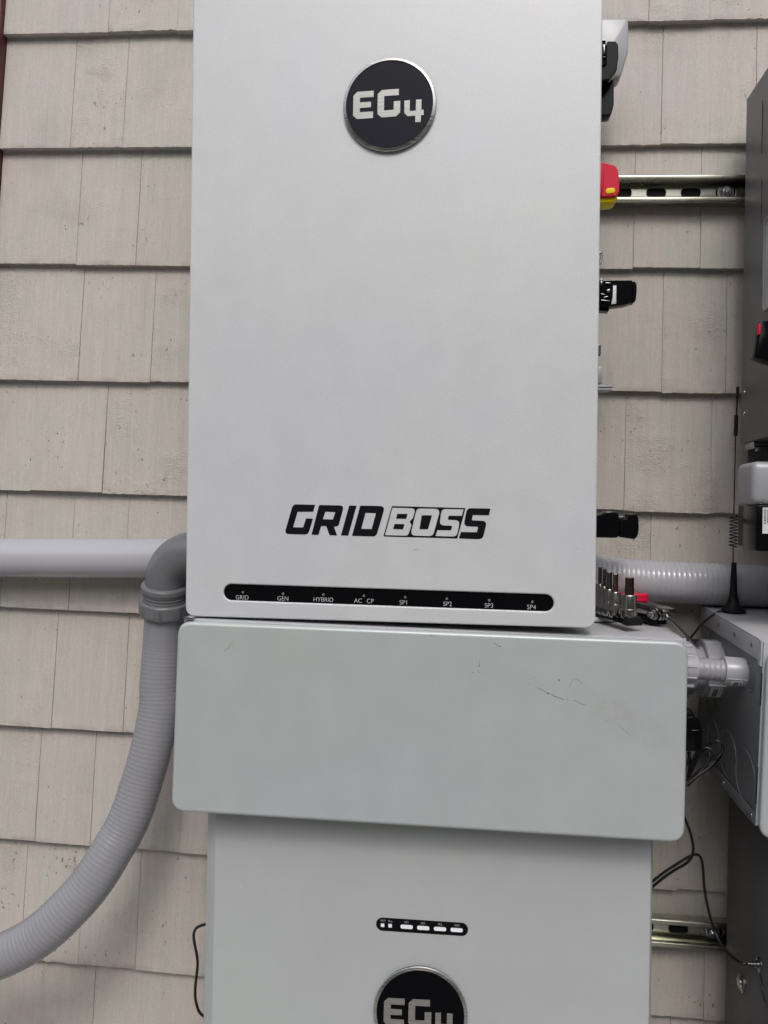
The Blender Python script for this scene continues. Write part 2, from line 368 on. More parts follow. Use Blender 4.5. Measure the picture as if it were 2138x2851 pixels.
for ci, zb in enumerate(courses):
    js = sorted(wx(*p) for p in JT.get(zb, []))
    if not js:
        js = [X0+random.uniform(.03, .12)]
    full = [X0]
    for j in js:
        while j-full[-1] > .26: full.append(full[-1]+random.uniform(.09, .19))
        full.append(j)
    while full[-1] < X1: full.append(full[-1]+random.uniform(.08, .19))
    nvis = -1
    for i in range(len(full)-1):
        x0, x1 = full[i]+.00027, full[i+1]-.00027
        if x1-x0 < .012: continue
        nvis += 1
        r3 = (random.random(), random.random(), random.random()); rg = rough_at.get((zb, nvis), random.random()**3*.8)
        dz = random.uniform(-.0012, .0012); th = .0134+random.uniform(-.0014, .0016); slant = random.uniform(-.004, .004)
        nx, nz = max(4, int((x1-x0)/.0025)), 10; top = .205; ks = len(b.v)
        vv = []; ff = []; uu = []
        for kz in range(nz+1):
            tz = kz/nz
            for kx in range(nx+1):
                x = x0+(x1-x0)*kx/nx
                jz = (noise.noise(Vector((x*140, zb*50, i)))*.0006*(1+2.2*rg)+noise.noise(Vector((x*420, zb*50, i)))*.0004*(.5+2*rg)) if kz == 0 else 0
                z = zb+dz+jz+slant*(x-x0)+top*tz
                y = -(th*(1-tz)+.0012*tz) - noise.noise(Vector((x*9, z*7, ci*3+i)))*.0004
                ex = .0004 if kx in (0, nx) else 0
                vv.append((x, y+ex, z)); uu.append(tz*top/.185)
        for kz in range(nz):
            for kx in range(nx):
                a = kz*(nx+1)+kx; ff.append((a, a+1, a+nx+2, a+nx+1))
        k0 = len(vv)                       # underside (butt) and both side faces
        for kx in range(nx+1):
            vv.append((vv[kx][0], vv[kx][1], vv[kx][2])); uu.append(.3)
        for kx in range(nx+1):
            vv.append((vv[kx][0], .004, vv[kx][2]+.0006)); uu.append(.3)
        for kx in range(nx): ff.append((k0+kx+1, k0+kx, k0+nx+1+kx, k0+nx+2+kx))
        for sgn, kk in ((0, 0), (1, nx)):
            A = len(vv); p, q = vv[kk], vv[nz*(nx+1)+kk]
            vv += [p, q, (q[0], .004, q[2]), (p[0], .004, p[2])]; uu += [.5]*4
            ff.append((A, A+1, A+2, A+3) if sgn else (A+3, A+2, A+1, A))
        b.add(vv, ff); rndc += [r3]*len(vv); rghc += [rg]*len(vv); upc += uu
me = b.done()
a1 = me.attributes.new('rnd', 'FLOAT_COLOR', 'POINT'); a2 = me.attributes.new('rough', 'FLOAT', 'POINT'); a3 = me.attributes.new('up', 'FLOAT', 'POINT')
for i in range(len(me.vertices)):
    a1.data[i].color = (*rndc[i], 1); a2.data[i].value = rghc[i]; a3.data[i].value = upc[i]
me.transform(MWALL); link('shingle_cladding', me, M_SIDING, wall, True, 40)
m_ = MB().box(X0-.1, X1, .006, .16, -1.62, 1.5, 0, 2, MWALL).done(); link('wall_sheathing', m_, M_VOID, wall, True, 0)
m_ = MB().box(X0-.115, X0-.001, -.022, .14, -1.60, 1.5, .002, 2, MWALL).done(); tag(link('corner_board', m_, M_TRIM, wall), 'dark red painted trim board at the left edge of the shingles')
# red crayon strokes on one shingle
def on_wall(px, py, off=.0): p = at(px, py, -.0105-off); return p
mk = MB()
for st in ([(1989, 2398), (1987, 2420), (1989, 2445), (1991, 2476)], [(1992, 2428), (2000, 2424), (2008, 2429), (2008, 2438), (1999, 2437), (1994, 2431)], [(1986, 2410), (1991, 2405)]):
    mk.tube([at(x, y, -.0060) for x, y in st], .0009, 6, .003)
link('crayon_mark', mk.done(), mat('red_crayon', (.13, .035, .045), .7), wall)

# ------------------------------------------------------------------ strut channels
def strut(zt, x0, x1, slot_px, slot_py, label, bolts):
    base = MWALL @ Matrix.Translation((x0, -.0125, zt-.0413))
    e = empty('strut_channel', base, label, 'mounting rail', 'slotted steel rails fixed across the shingle wall')
    Lh, H, D, t = x1-x0, .0413, .0207, .0022
    s0 = (base.inverted() @ at(slot_px, slot_py, -.0155)).x % .05
    holes = []; x = s0
    while x < Lh-.02:
        if x > .02: holes.append(rrect(x-.0143, x+.0143, H/2-.0068, H/2+.0068, .0067, 8))
        x += .05
    web = plate([[(0, 0), (Lh, 0), (Lh, H), (0, H)]]+holes, -t, 0, .0003, 1)
    # side walls and inward-curled lips, swept as one section
    def sec(sg):
        zc = H if sg > 0 else 0
        pts = [(-t, zc), (-D+.002, zc), (-D, zc-sg*.002), (-D, zc-sg*.0068), (-D+.002, zc-sg*.0085), (-D+.0050, zc-sg*.0085)]
        inn = [(-D+.0050, zc-sg*.0070), (-D+.0034, zc-sg*.0067), (-D+.0026, zc-sg*.0062), (-D+.0026, zc-sg*.0036), (-D+.0042, zc-sg*t), (-t, zc-sg*t)]
        ring = rnd_poly(pts+inn, .0007, 2)
        n = len(ring); v = [(0, y, z) for y, z in ring]+[(Lh, y, z) for y, z in ring]
        f = [(i, (i+1) % n, n+(i+1) % n, n+i) for i in range(n)]+[tuple(reversed(range(n))), tuple(range(n, 2*n))]
        bm = bmesh.new(); vs = [bm.verts.new(p) for p in v]
        for q in f: bm.faces.new([vs[i] for i in q])
        bmesh.ops.recalc_face_normals(bm, faces=list(bm.faces)); mm = bpy.data.meshes.new('t'); bm.to_mesh(mm); bm.free(); return mm
    ch = join([web, sec(1), sec(-1)]); link('channel', ch, M_ZINC, e, False, 30)
    link('slot_shade_strip', MB().box(.001, Lh-.001, .0002, .0062, .004, H-.004, 0).done(), M_BLKM, e, False, 0)  # black strip added as the shade seen through the slots
    for (bx, by) in bolts:
        p = base.inverted() @ at(bx, by, -.0155); bb = MB()
        bb.lathe((p.x, -t, H/2), (p.x, -1, H/2), [(0, .0125), (.0016, .0125), (.002, .012)], 28)
        bb.lathe((p.x, -t-.002, H/2), (p.x, -1, H/2), [(0, .0078), (.005, .0078), (.006, .0068)], 6)
        bb.lathe((p.x, -t-.008, H/2), (p.x, -1, H/2), [(0, .0042), (.003, .0042), (.004, .003)], 16)
        link('bolt', bb.done(), M_SCREW, e, False, 30)
    return e
def wz(px, py, Y): return (WI @ at(px, py, Y)).z
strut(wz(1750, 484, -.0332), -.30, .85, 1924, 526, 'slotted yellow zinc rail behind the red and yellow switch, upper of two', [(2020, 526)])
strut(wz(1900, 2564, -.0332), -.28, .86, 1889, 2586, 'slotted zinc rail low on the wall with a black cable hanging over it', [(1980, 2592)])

# ------------------------------------------------------------------ conduit behind the large enclosure
def ribbed(r0, pitch, amp, seg=36):
    def f(d):
        p = (d/pitch) % 1.0
        return r0+amp*(math.cos(2*math.pi*p)*.5+.15*math.cos(4*math.pi*p))
    return f
cp = [(-1.25, -.045, -.082), (-.72, -.045, -.0765), (-.50, -.045, -.0725), (-.30, -.06, -.066), (-.05, -.07, -.062), (.12, -.065, -.070), (.20, -.055, -.0800), (.27, -.05, -.0862), (.42, -.048, -.0895), (.7, -.048, -.090), (1.4, -.048, -.09)]
def rr(d): return ribbed(.0300, .0072, .00008 if d < .9 else .00008+.00026*min(1, (d-.9)/.3))(d)
me = MB().tube(cp, rr, 40, .0012).done()
thing('flexible_conduit', me, M_PVC, 'thick grey conduit running level across the shingles behind the large top enclosure', 'conduit', None, 60)

# ------------------------------------------------------------------ large enclosure (top)
b1x0, b1x1, b1z0, b1z1 = -.3518, .1616, -.132, .731
M1 = pose((b1x0+b1x1)/2, -.250, (b1z0+.6563)/2, .196, -.361, -2.145)
# the fit is about the centre of the visible cover
e1 = empty('electrical_enclosure', M1, 'large silver grey power enclosure with round badge and bold wordmark above a black light strip', 'electrical enclosure')
hw = (b1x1-b1x0)/2; zb_ = b1z0-(b1z0+.6563)/2; zt_ = b1z1-(b1z0+.6563)/2
wl = [atl(x, y, M1) for x, y in ((645, 1626), (645, 1671.5), (1519, 1655), (1519, 1702.5), (622, 1649), (1542, 1679))]
zc = (wl[0][1]+wl[1][1]+wl[2][1]+wl[3][1])/4; hh = ((wl[0][1]-wl[1][1])+(wl[2][1]-wl[3][1]))/4
wx0, wx1 = wl[4][0], wl[5][0]
def capsule(a, b, rr_, n=12):
    t0 = math.atan2(b[1]-a[1], b[0]-a[0])
    return [(a[0]+rr_*math.cos(t0+math.pi/2+math.pi*i/n), a[1]+rr_*math.sin(t0+math.pi/2+math.pi*i/n)) for i in range(n+1)]+[(b[0]+rr_*math.cos(t0-math.pi/2+math.pi*i/n), b[1]+rr_*math.sin(t0-math.pi/2+math.pi*i/n)) for i in range(n+1)]
wa, wb = (wx0+hh, (wl[0][1]+wl[1][1])/2), (wx1-hh, (wl[2][1]+wl[3][1])/2)
front = plate([rrect(-hw, hw, zb_, zt_, .0135, 8), capsule(wa, wb, hh)], 0, .0042, .0019, 4)
skirt = MB()
ol = rrect(-hw, hw, zb_, zt_, .0135, 8); n = len(ol)
vs = [(x, .0022, z) for x, z in ol]+[(x, .030, z) for x, z in ol]+[(x*.985, .030, z) for x, z in ol]
skirt.add(vs, [(i, (i+1) % n, n+(i+1) % n, n+i) for i in range(n)]+[(n+i, n+(i+1) % n, 2*n+(i+1) % n, 2*n+i) for i in range(n)])
link('front_cover', join([front, skirt.done()]), M_COVER, e1, False, 35)
link('enclosure_body', MB().box(-hw+.012, hw-.012, .008, .178, zb_+.008, zt_-.008, .004).done(), M_BODY, e1, False)
win = link('indicator_window', plate([capsule(wa, wb, hh+.004)], .0028, .0046, 0), M_GLASS, e1, False, 0)
wt = []
for s, x, y in (('GRID', 674, 1663), ('GEN', 787.5, 1666), ('HYBRID', 900, 1669), ('AC', 997, 1672), ('CP', 1030.5, 1673), ('SP1', 1124, 1677), ('SP2', 1246, 1681), ('SP3', 1361.4, 1685.6), ('SP4', 1479.6, 1690)):
    p = atl(x, y, M1, .0027); link('lettering', text(s, .0079, p[0], p[1]-.0004, .00268, .0002, 0, .95), M_WHITE, win, False, 0)
for x, y in ((676, 1649), (788, 1653), (900, 1655.6), (1013, 1659), (1128, 1663), (1244, 1667), (1362, 1671.5), (1482, 1676)):
    p = atl(x, y, M1, .0027); link('indicator_light', plate([circle(p[0], p[1], .0016, 16)], .0024, .0029, .0002, 1), M_LED, win, False)
# wordmark
def Zp(x, y): return atl(760+x/2.592, 1370+y/2.592, M1)
def glyph(pts, r): return rnd_poly([Zp(*p) for p in pts], [q*.00018 for q in r] if isinstance(r, list) else r*.00018, 5)
k = 3
G_ = glyph([(145, 88), (304, 92), (290, 142), (178, 142), (145, 254), (218, 255), (238, 190), (289, 191), (254, 307), (82, 303)], [30, k, k, k, k, k, k, k, 34, 26])
Ro = glyph([(333, 93), (513, 97), (473, 246), (440, 250), (463, 314), (408, 311), (384, 245), (348, 245), (328, 309), (278, 307)], [12, 26, 26, k, k, k, k, k, k, k])
Rh = glyph([(378, 142), (450, 145), (432, 198), (360, 196)], k)
I_ = glyph([(550, 97), (603, 98), (543, 315), (490, 313)], k)
Do = glyph([(630, 98), (810, 101), (745, 321), (570, 316)], [k, 30, 34, k]); Dh = glyph([(668, 150), (743, 152), (712, 267), (637, 265)], k)
Fr = glyph([(858, 101), (1390, 115), (1330, 335), (796, 320)], 7)
Bo = glyph([(862, 112), (1030, 116), (1010, 188), (985, 212), (1000, 238), (974, 315), (808, 311)], [k, 26, 12, 8, 12, 26, k])
B1 = glyph([(897, 157), (972, 158), (960, 193), (888, 192)], k); B2 = glyph([(877, 230), (950, 232), (938, 269), (866, 267)], k)
Oo = glyph([(1038, 117), (1209, 120), (1154, 318), (990, 314)], 32); O1 = glyph([(1073, 167), (1148, 168), (1118, 269), (1057, 268)], k)
So = glyph([(1218, 121), (1376, 124), (1362, 172), (1268, 170), (1260, 200), (1350, 203), (1326, 322), (1172, 317), (1186, 275), (1285, 276), (1295, 243), (1200, 240)], [32, k, k, 8, 8, 30, 34, k, k, 8, 8, 30])
S2 = glyph([(1400, 116), (1570, 119), (1558, 168), (1442, 166), (1434, 204), (1546, 208), (1512, 341), (1342, 335), (1355, 288), (1472, 290), (1480, 250), (1375, 247)], [32, k, k, 8, 8, 30, 36, k, k, 8, 8, 30])
wm_ = join([plate([q] if not isinstance(q[0], list) else q, -.00025, .0001) for q in (G_, [Ro, Rh], I_, [Do, Dh], [Fr, Bo, Oo, So], B1, B2, O1, S2)])
link('wordmark', wm_, M_PRINT, e1, False, 0)
# round badge
def badge(parent, M, cx, cy, rpx, face, letters, zoom_o=(900, 120), zs=4.608, zc0=(848, 790)):
    c = atl(cx, cy, M, -.004); r = abs(atl(cx+rpx, cy, M, -.004)[0]-c[0])
    bs = MB().lathe((c[0], .0, c[1]), (c[0], -1, c[1]), [(0, r*.985), (.0035, r*.99)], 72).done()
    bd = link('badge', bs, M_BLKM, parent, False)
    rg = MB().lathe((c[0], -.0035, c[1]), (c[0], -1, c[1]), [(0, r), (.0005, r), (.0013, r*.988), (.0024, r*.935), (.0010, r*.928)], 96, False)
    link('badge_ring', rg.done(), M_BRUSH, bd, False, 25)
    link('badge_face', MB().lathe((c[0], -.0035, c[1]), (c[0], -1, c[1]), [(0, r*.93), (.0013, r*.93)], 72).done(), face, bd, False)
    sc = r/602.0
    def bl(pts): return [(c[0]+((x-zc0[0])*.9998+(y-zc0[1])*-.0)*sc, c[1]-((y-zc0[1])+(x-zc0[0])*.022)*sc) for x, y in pts]
    E_ = [(430, 618), (645, 608), (645, 690), (467, 697), (467, 755), (612, 750), (612, 822), (467, 830), (467, 880), (640, 876), (640, 962), (430, 970), (378, 925), (380, 668)]
    G2 = [(750, 605), (970, 595), (970, 677), (782, 685), (782, 868), (905, 862), (905, 755), (990, 750), (990, 900), (938, 950), (750, 958), (695, 910), (697, 655)]
    F4 = [(1042, 748), (1113, 745), (1113, 885), (1190, 880), (1190, 742), (1262, 740), (1262, 875), (1292, 873), (1292, 942), (1258, 945), (1256, 1030), (1184, 1030), (1184, 948), (1088, 952), (1042, 910)]
    link('badge_lettering', join([plate([bl(q)], -.0053, -.0046, .0001, 1) for q in (E_, G2, F4)]), letters, bd, False, 0)
badge(e1, M1, 1084, 291.5, 130.6, M_FACE, M_BRUSHD)
# faint scuffs low on the cover
for st in ([(1150, 1533), (1156, 1529), (1165, 1530)], [(1603, 1527), (1607, 1527)]):
    link('scuff_mark', MB().tube([M1 @ Vector((atl(x, y, M1)[0], -.0001, atl(x, y, M1)[1])) for x, y in st], .0003, 5, .002).done(), mat('scuff', (.27, .24, .225), .6), e1)
# fittings on its right flank
def zz1(x, y): return (1600+x/3.083, y/3.083)
def zz2(x, y): return (1600+x/3.083, 600+y/3.083)
def zz3(x, y): return (1600+x/3.083, 1200+y/3.083)
def PX(pts, f): return [f(*p) for p in pts]
cap = prism_px(PX([(150, 163), (440, 158), (462, 178), (462, 430), (402, 640), (372, 662), (150, 662)], zz1), -.115, .03, .005)
link('side_box', cap.done(), M_ALU, e1)
h = prism_px(PX([(190, 345), (268, 345), (268, 480), (272, 560), (190, 560)], zz1), -.150, .02, .001)
h.mesh(prism_px(PX([(282, 352), (352, 352), (374, 380), (378, 480), (362, 600), (300, 680), (200, 700), (200, 600), (268, 560), (270, 380)], zz1), -.165, .022, .0012).done())
h.mesh(prism_px(PX([(190, 650), (338, 660), (336, 900), (316, 975), (296, 988), (190, 990)], zz1), -.14, .02, .0012).done())
d1 = link('disconnect_handle', h.done(), M_BLK, e1, True, 20); d1['label'] = 'glossy black knob and lever below the pale side box'
for q in ([(244, 340), (264, 340), (264, 350), (244, 350)], [(248, 380), (258, 380), (258, 470), (248, 470)], [(246, 486), (266, 486), (266, 492), (246, 492)]):
    link('catch', prism_px(PX(q, zz1), -.153, .004, .0003).done(), M_TOOL, d1)
kn = prism_px(PX([(180, 1390), (262, 1396), (345, 1418), (374, 1455), (386, 1560), (384, 1650), (352, 1684), (180, 1690)], zz1), -.135, .035, .0014)
kn = link('emergency_switch', kn.done(), M_RED, e1, True, 20); kn['label'] = 'red rotary switch with yellow lever'
link('switch_base', prism_px(PX([(175, 1470), (238, 1400), (250, 1480), (250, 1600), (238, 1668), (175, 1640)], zz1), -.141, .03, .002).done(), M_RED, kn)
link('lever', prism_px(PX([(180, 1692), (300, 1690), (370, 1664), (367, 1712), (330, 1733), (180, 1742)], zz1), -.130, .03, .0022).done(), M_YEL, kn)
ov = [zz1(x, y) for x, y in rnd_poly([(268, 1616), (346, 1608), (346, 1654), (268, 1664)], 21, 6)]
link('lever_slot', MB().poly_prism([at(x, y, -.1362) for x, y in ov], (0, .003, 0), .0004).done(), M_YEL, kn)
h = prism_px(PX([(170, 560), (360, 556), (490, 556), (497, 560), (492, 745), (430, 765), (170, 795)], zz2), -.15, .018, .0025)
h.mesh(prism_px(PX([(499, 560), (524, 566), (534, 590), (535, 655), (527, 725), (515, 742), (495, 748)], zz2), -.152, .018, .0022).done())
h.mesh(prism_px(PX([(170, 797), (300, 795), (292, 822), (170, 812)], zz2), -.145, .015, .001).done())
d2 = link('disconnect_handle', h.done(), M_BLK, e1, True, 20); d2['label'] = 'black handle with a pale slot halfway up the right flank'
link('slot_plate', prism_px(PX([(330, 600), (358, 600), (356, 755), (314, 761), (326, 700)], zz2), -.1515, .003, .0002).done(), M_WPL, d2)
for q in ([(218, 545), (243, 545), (243, 556), (218, 556)], [(262, 575), (310, 575), (310, 584), (262, 584)], [(272, 640), (302, 628), (302, 664), (284, 664)], [(222, 560), (238, 560), (238, 600), (222, 600)],
          [(225, 668), (262, 676), (262, 684), (225, 676)], [(246, 700), (286, 690), (290, 698), (250, 712)], [(226, 722), (300, 730), (300, 738), (226, 732)]):
    link('catch', prism_px(PX(q, zz2), -.1535, .004, .0003).done(), M_TOOL, d2)
h = prism_px(PX([(150, 740), (230, 712), (262, 688), (330, 685), (380, 700), (382, 905), (358, 919), (150, 914)], zz3), -.15, .02, .003)
h.mesh(prism_px(PX([(384, 745), (436, 745), (440, 704), (540, 706), (552, 760), (555, 820), (548, 890), (522, 932), (384, 912)], zz3), -.148, .018, .0025).done())
d3 = link('disconnect_handle', h.done(), M_BLK, e1, True, 20); d3['label'] = 'black two piece handle near the bottom of the right flank'
link('catch', prism_px(PX([(385, 735), (435, 735), (435, 743), (385, 743)], zz3), -.15, .01, .0003).done(), M_TOOL, d3)
for pts in ([(205, 325), (226, 322), (228, 350), (222, 400), (212, 415)], [(196, 1120), (212, 1116), (214, 1150), (212, 1190), (204, 1205)]):
    link('hinge_clip', MB().tube([at(*zz2(x, y), -.19) for x, y in pts], .0016, 8, .003).done(), M_SCREW, e1)
br = prism_px(PX([(190, 1293), (236, 1293), (234, 1440), (190, 1440)], zz2), -.16, .012, .0006)
br.mesh(prism_px(PX([(190, 1445), (215, 1456), (330, 1456), (330, 1474), (190, 1476)], zz2), -.16, .02, .0005).done())
br.mesh(prism_px(PX([(190, 1484), (322, 1482), (318, 1498), (190, 1502)], zz2), -.165, .02, .0005).done())
link('bracket', br.done(), M_ALU, e1)

# ------------------------------------------------------------------ wiring box below it
def wire_box(M, hw, hz, r, cover_t, depth, label):
    e = empty('wiring_box', M, label, 'wiring box', 'wide grey wiring boxes')
    ol = rrect(-hw, hw, -hz, hz, r, 8)
    front = plate([ol], 0, .010, .0045, 5)
    link('front_cover', front, M_COVER2S, e, False, 35)
    return e
b2x0, b2x1, b2z0, b2z1 = -.3531, .27225, -.3777, -.1402
M2 = pose((b2x0+b2x1)/2, -.262, (b2z0+b2z1)/2, -1.394, .473, .043)
h2x, h2z = (b2x1-b2x0)/2, (b2z1-b2z0)/2
e2 = wire_box(M2, h2x, h2z, .0185, .012, .22, 'wide scratched grey wiring box holding a row of bit sockets, under the large enclosure')
MB2 = Matrix.Translation((0, .0105, h2z+.0018)) @ Matrix.Rotation(R(3.6), 4, 'X')     # the box itself sits less tipped than its lid
bd = MB()
bd.box(-h2x+.005, h2x-.002, .0015, .215, -.002, 0, .0012, 3, MB2)        # top sheet
bd.box(-h2x+.005, h2x-.002, 0, .002, -2*h2z+.012, -.0005, .0012, 3, MB2)        # front return
bd.box(-h2x+.005, -h2x+.007, .0022, .214, -2*h2z+.012, -.0022, .0005, 2, MB2)
bd.box(h2x-.004, h2x-.002, .0022, .214, -2*h2z+.012, -.0022, .0005, 2, MB2)
bd.box(-h2x+.0072, h2x-.0042, .0022, .214, -2*h2z+.012, -2*h2z+.014, .0005, 2, MB2)
bd.box(-h2x+.0072, h2x-.0042, .212, .214, -2*h2z+.0142, -.0022, 0, 2, MB2)
link('box_body', bd.done(), M_BODY, e2, False)
link('corner_fold', MB().box(h2x-.0035, h2x-.0005, -.0012, .0025, -.045, .0006, .0007, 2, MB2).done(), M_BODY, e2, False)
link('hinge', MB().box(-h2x+.006, -h2x+.018, -.006, .008, .0004, .0042, .001, 2, MB2).done(), M_SCREW, e2, False)
m = M_COVER2S
pbn = pb(m); src_ = pbn.inputs['Base Color'].links[0].from_socket
sx_, sz_ = atl(1735, 1998, M2)
tc_ = N(m, 'ShaderNodeTexCoord'); mp_ = N(m, 'ShaderNodeMapping'); mp_.vector_type = 'TEXTURE'
mp_.inputs['Location'].default_value = (sx_, 0, sz_); mp_.inputs['Rotation'].default_value = (0, R(27), 0); mp_.inputs['Scale'].default_value = (.085, 1, .022)
L(m, tc_.outputs['Object'], mp_.inputs['Vector'])
gr_ = N(m, 'ShaderNodeTexGradient', gradient_type='SPHERICAL'); L(m, mp_.outputs[0], gr_.inputs[0])
nn_ = N(m, 'ShaderNodeTexNoise', Scale=60.0, Detail=6.0, Roughness=.7); L(m, tc_.outputs['Object'], nn_.inputs['Vector'])
L(m, mixc(m, math_(m, 'MULTIPLY', math_(m, 'MULTIPLY', gr_.outputs[1], ramp(m, nn_.outputs['Fac'], .40, .62)), .38), src_, (.33, .285, .26, 1)), pbn.inputs['Base Color'])
def z8(x, y): return (1300+x/2.552, 1740+y/2.552)
scr = [[(500, 447), (530, 458), (560, 475), (580, 487), (605, 493), (628, 508), (655, 518), (692, 530)], [(708, 522), (715, 536)], [(762, 534), (790, 548), (815, 562), (848, 570)], [(722, 436), (740, 420), (752, 390), (770, 384), (800, 398), (824, 422)],
       [(190, 124), (215, 142), (232, 155), (245, 150)], [(36, 255), (38, 278), (32, 296)], [(88, 250), (86, 290)], [(82, 316), (80, 334), (94, 336)], [(990, 672), (1008, 690)], [(1066, 708), (1092, 722), (1110, 742), (1135, 760), (1160, 785)], [(1140, 742), (1152, 750)],
       [(430, 405), (448, 418)], [(476, 372), (490, 374)], [(1090, 572), (1104, 576)], [(895, 600), (915, 606)]]
M_SCR = mat('dark_scratch', (.15, .115, .095), .6); M_SCF = mat('scuff', (.27, .24, .225), .6)
def on2(x, y): l = atl(x, y, M2, -.0001); return M2 @ Vector((l[0], -.0001, l[1]))
for i, st in enumerate(scr):
    dk = i in (0, 2, 4, 6, 7)
    link('scratch' if dk else 'scuff_mark', MB().tube([on2(*z8(*p)) for p in st], .00030 if i in (0, 4) else .00020, 5, .0015).done(), M_SCR if dk else M_SCF, e2)
for p, r in (((576, 488), .0011), ((654, 393), .0012), ((88, 293), .0009), ((628, 508), .0008), ((40, 338), .0007), ((236, 153), .0009)):
    q = on2(*z8(*p)); link('chip', MB().lathe(q+Vector((0, .0002, 0)), q-Vector((0, 1, 0)), [(0, r), (.0004, r*.6)], 8).done(), M_SCR, e2)
for st in ([(622, 1813), (632, 1806), (640, 1793), (650, 1786)], [(636, 1806), (645, 1797)], [(1195, 1768), (1206, 1769)]):
    link('scuff_mark', MB().tube([on2(*p) for p in st], .00022, 5, .0015).done(), M_SCF, e2)

# ------------------------------------------------------------------ lower inverter
b3x0, b3x1, b3z1 = -.3237, .2472, -.384
M3 = pose((b3x0+b3x1)/2, -.225, (-1.19+-.39)/2, -.513, -.112, -.011)
e3 = empty('inverter', M3, 'light grey inverter with charge level strip and round badge, below the scratched wiring box', 'inverter', 'wall mounted inverters')
h3x = (b3x1-b3x0)/2; z3t = b3z1+.79; z3b = -1.20+.79
prof = rnd_poly([(-h3x, .03), (-h3x+.0005, .014), (-h3x+.016, 0), (h3x-.004, 0), (h3x, .008), (h3x, .03)], .004, 5)
n = len(prof); v = [(x, y, z3t) for x, y in prof]+[(x, y, z3b) for x, y in prof]
fb = MB().add(v, [(i, i+1, n+i+1, n+i) for i in range(n-1)]+[tuple(range(n)), tuple(reversed(range(n, 2*n)))])
link('front_cover', fb.done(), M_COVER3, e3, False, 30)
link('inverter_body', MB().box(-h3x+.003, h3x-.003, .031, .185, z3b+.002, z3t-.002, .003).done(), M_BODY, e3, False)
def z5(x, y): return (1000+x/4.74, 2500+y/4.74)
pc = [atl(*z5(x, y), M3) for x, y in ((308, 345), (1350, 413), (308, 259), (308, 431))]
rp = (pc[2][1]-pc[3][1])/2; ang = math.atan2(pc[1][1]-pc[0][1], pc[1][0]-pc[0][0])
pill = []
for i in range(13): t = math.pi/2+math.pi*i/12; pill.append((pc[0][0]+rp*math.cos(t+ang), pc[0][1]+rp*math.sin(t+ang)))
for i in range(13): t = -math.pi/2+math.pi*i/12; pill.append((pc[1][0]+rp*math.cos(t+ang), pc[1][1]+rp*math.sin(t+ang)))
st = link('indicator_strip', plate([pill], -.0004, .0002), mat('black_label', (.003, .003, .004), .4, spec=.12), e3, False, 0)
tx = []
for s, x, y in (('ALM', 313, 298), ('Run', 412, 306), ('25%', 624, 320), ('50%', 843, 334), ('75%', 1064, 348), ('100%', 1288, 361)):
    p = atl(*z5(x, y), M3); link('lettering', text(s, .0036, p[0], p[1], -.0005, .0001, -ang, .95), M_WHITE, st, False, 0)
for (x, y), wd, hd in (((309, 357), 23, 23), ((408, 364), 23, 23), ((626, 379), 81, 26), ((845, 394), 81, 26), ((1066, 407), 81, 26), ((1286, 421), 81, 26)):
    q = [atl(*z5(x+sx*wd, y+sy*hd+sx*wd*.062), M3) for sx, sy in ((-1, 1), (1, 1), (1, -1), (-1, -1))]
    lp = q if wd == 23 else rnd_poly(q, .0026, 6)
    link('indicator_light', plate([lp], -.0007, -.0001), M_PILL, st, False, 0)
badge(e3, M3, 1170, 2823, 131.5, M_FACE2, M_BRUSH)
link('scuff_mark', MB().lathe(M3 @ Vector((atl(672, 2468, M3)[0], 0, atl(672, 2468, M3)[1])), M3 @ Vector((atl(672, 2468, M3)[0], -1, atl(672, 2468, M3)[1])), [(0, .0009), (.0003, .0005)], 8).done(), M_STICK, e3)

# ------------------------------------------------------------------ right-hand wiring box
XW = .3565; ZT = -.1375; ZB = -.358; YF = -.268; YB = -.036; XE = XW+.612
M4 = Matrix.Translation((XW, YB, ZB))
e4 = empty('wiring_box', M4, 'grey wiring box with round knockouts on its side, under the whip antenna', 'wiring box', 'wide grey wiring boxes')
T4 = Matrix.Translation((XW, YF, ZT)) @ Matrix.Rotation(R(1.2), 4, 'Z') @ Matrix.Rotation(R(4.2), 4, 'X') @ Matrix.Translation((-XW, -YF, -ZT)); T4i = T4.inverted()
def atX4(px, py):
    n = T4.to_3x3() @ Vector((1, 0, 0)); o = T4 @ Vector((XW, 0, 0)); d = ray(px, py); return T4i @ (CAM+d*((o-CAM).dot(n)/d.dot(n)))
# side panel with pressed knock-out rings
link('side_panel', MB().box(XW, XW+.0016, YF, YB, ZB, ZT-.002, .0004).done(), M_SIDE, e4)
def zf(x, y): return (1800+x/3.16, 1750+y/3.16)
def z7(x, y): return (1880+x/6.43, 1740+y/6.43)
for (px, py), r in ((z7(1340, 930), .0175), (z7(672, 290), .0125), (z7(640, 1390), .0185), (zf(585, 955), .0235), (zf(718, 1110), .0300), (zf(869, 1298), .0315)):
    c = atX4(px, py); kk = MB()
    for r_, am in ((r, .0009), (r-.0042 if r < .02 else r*.97, 0)):
        if not am: continue
        kk.lathe((XW+.0002, c.y, c.z), (XW-1, c.y, c.z), [(0, r_+.0010), (.0011, r_+.0003), (.0011, r_-.0003), (.0001, r_-.0010)], 56, False)
    kk.lathe((XW+.0002, c.y, c.z), (XW-1, c.y, c.z), [(0, r-.0022), (.0005, r-.0030)], 48)
    link('knockout', kk.done(), M_SIDE, e4, True, 10)
shell = MB()
shell.box(XW-.0018, XE, YF-.002, YB, ZT-.0018, ZT, .0008)                    # lid sheet
shell.box(XW-.0018, XW-.0004, YF-.002, YB, ZT-.026, ZT-.0018, .0004)          # lid's folded edge over the side
link('lid', shell.done(), M_BODY, e4)
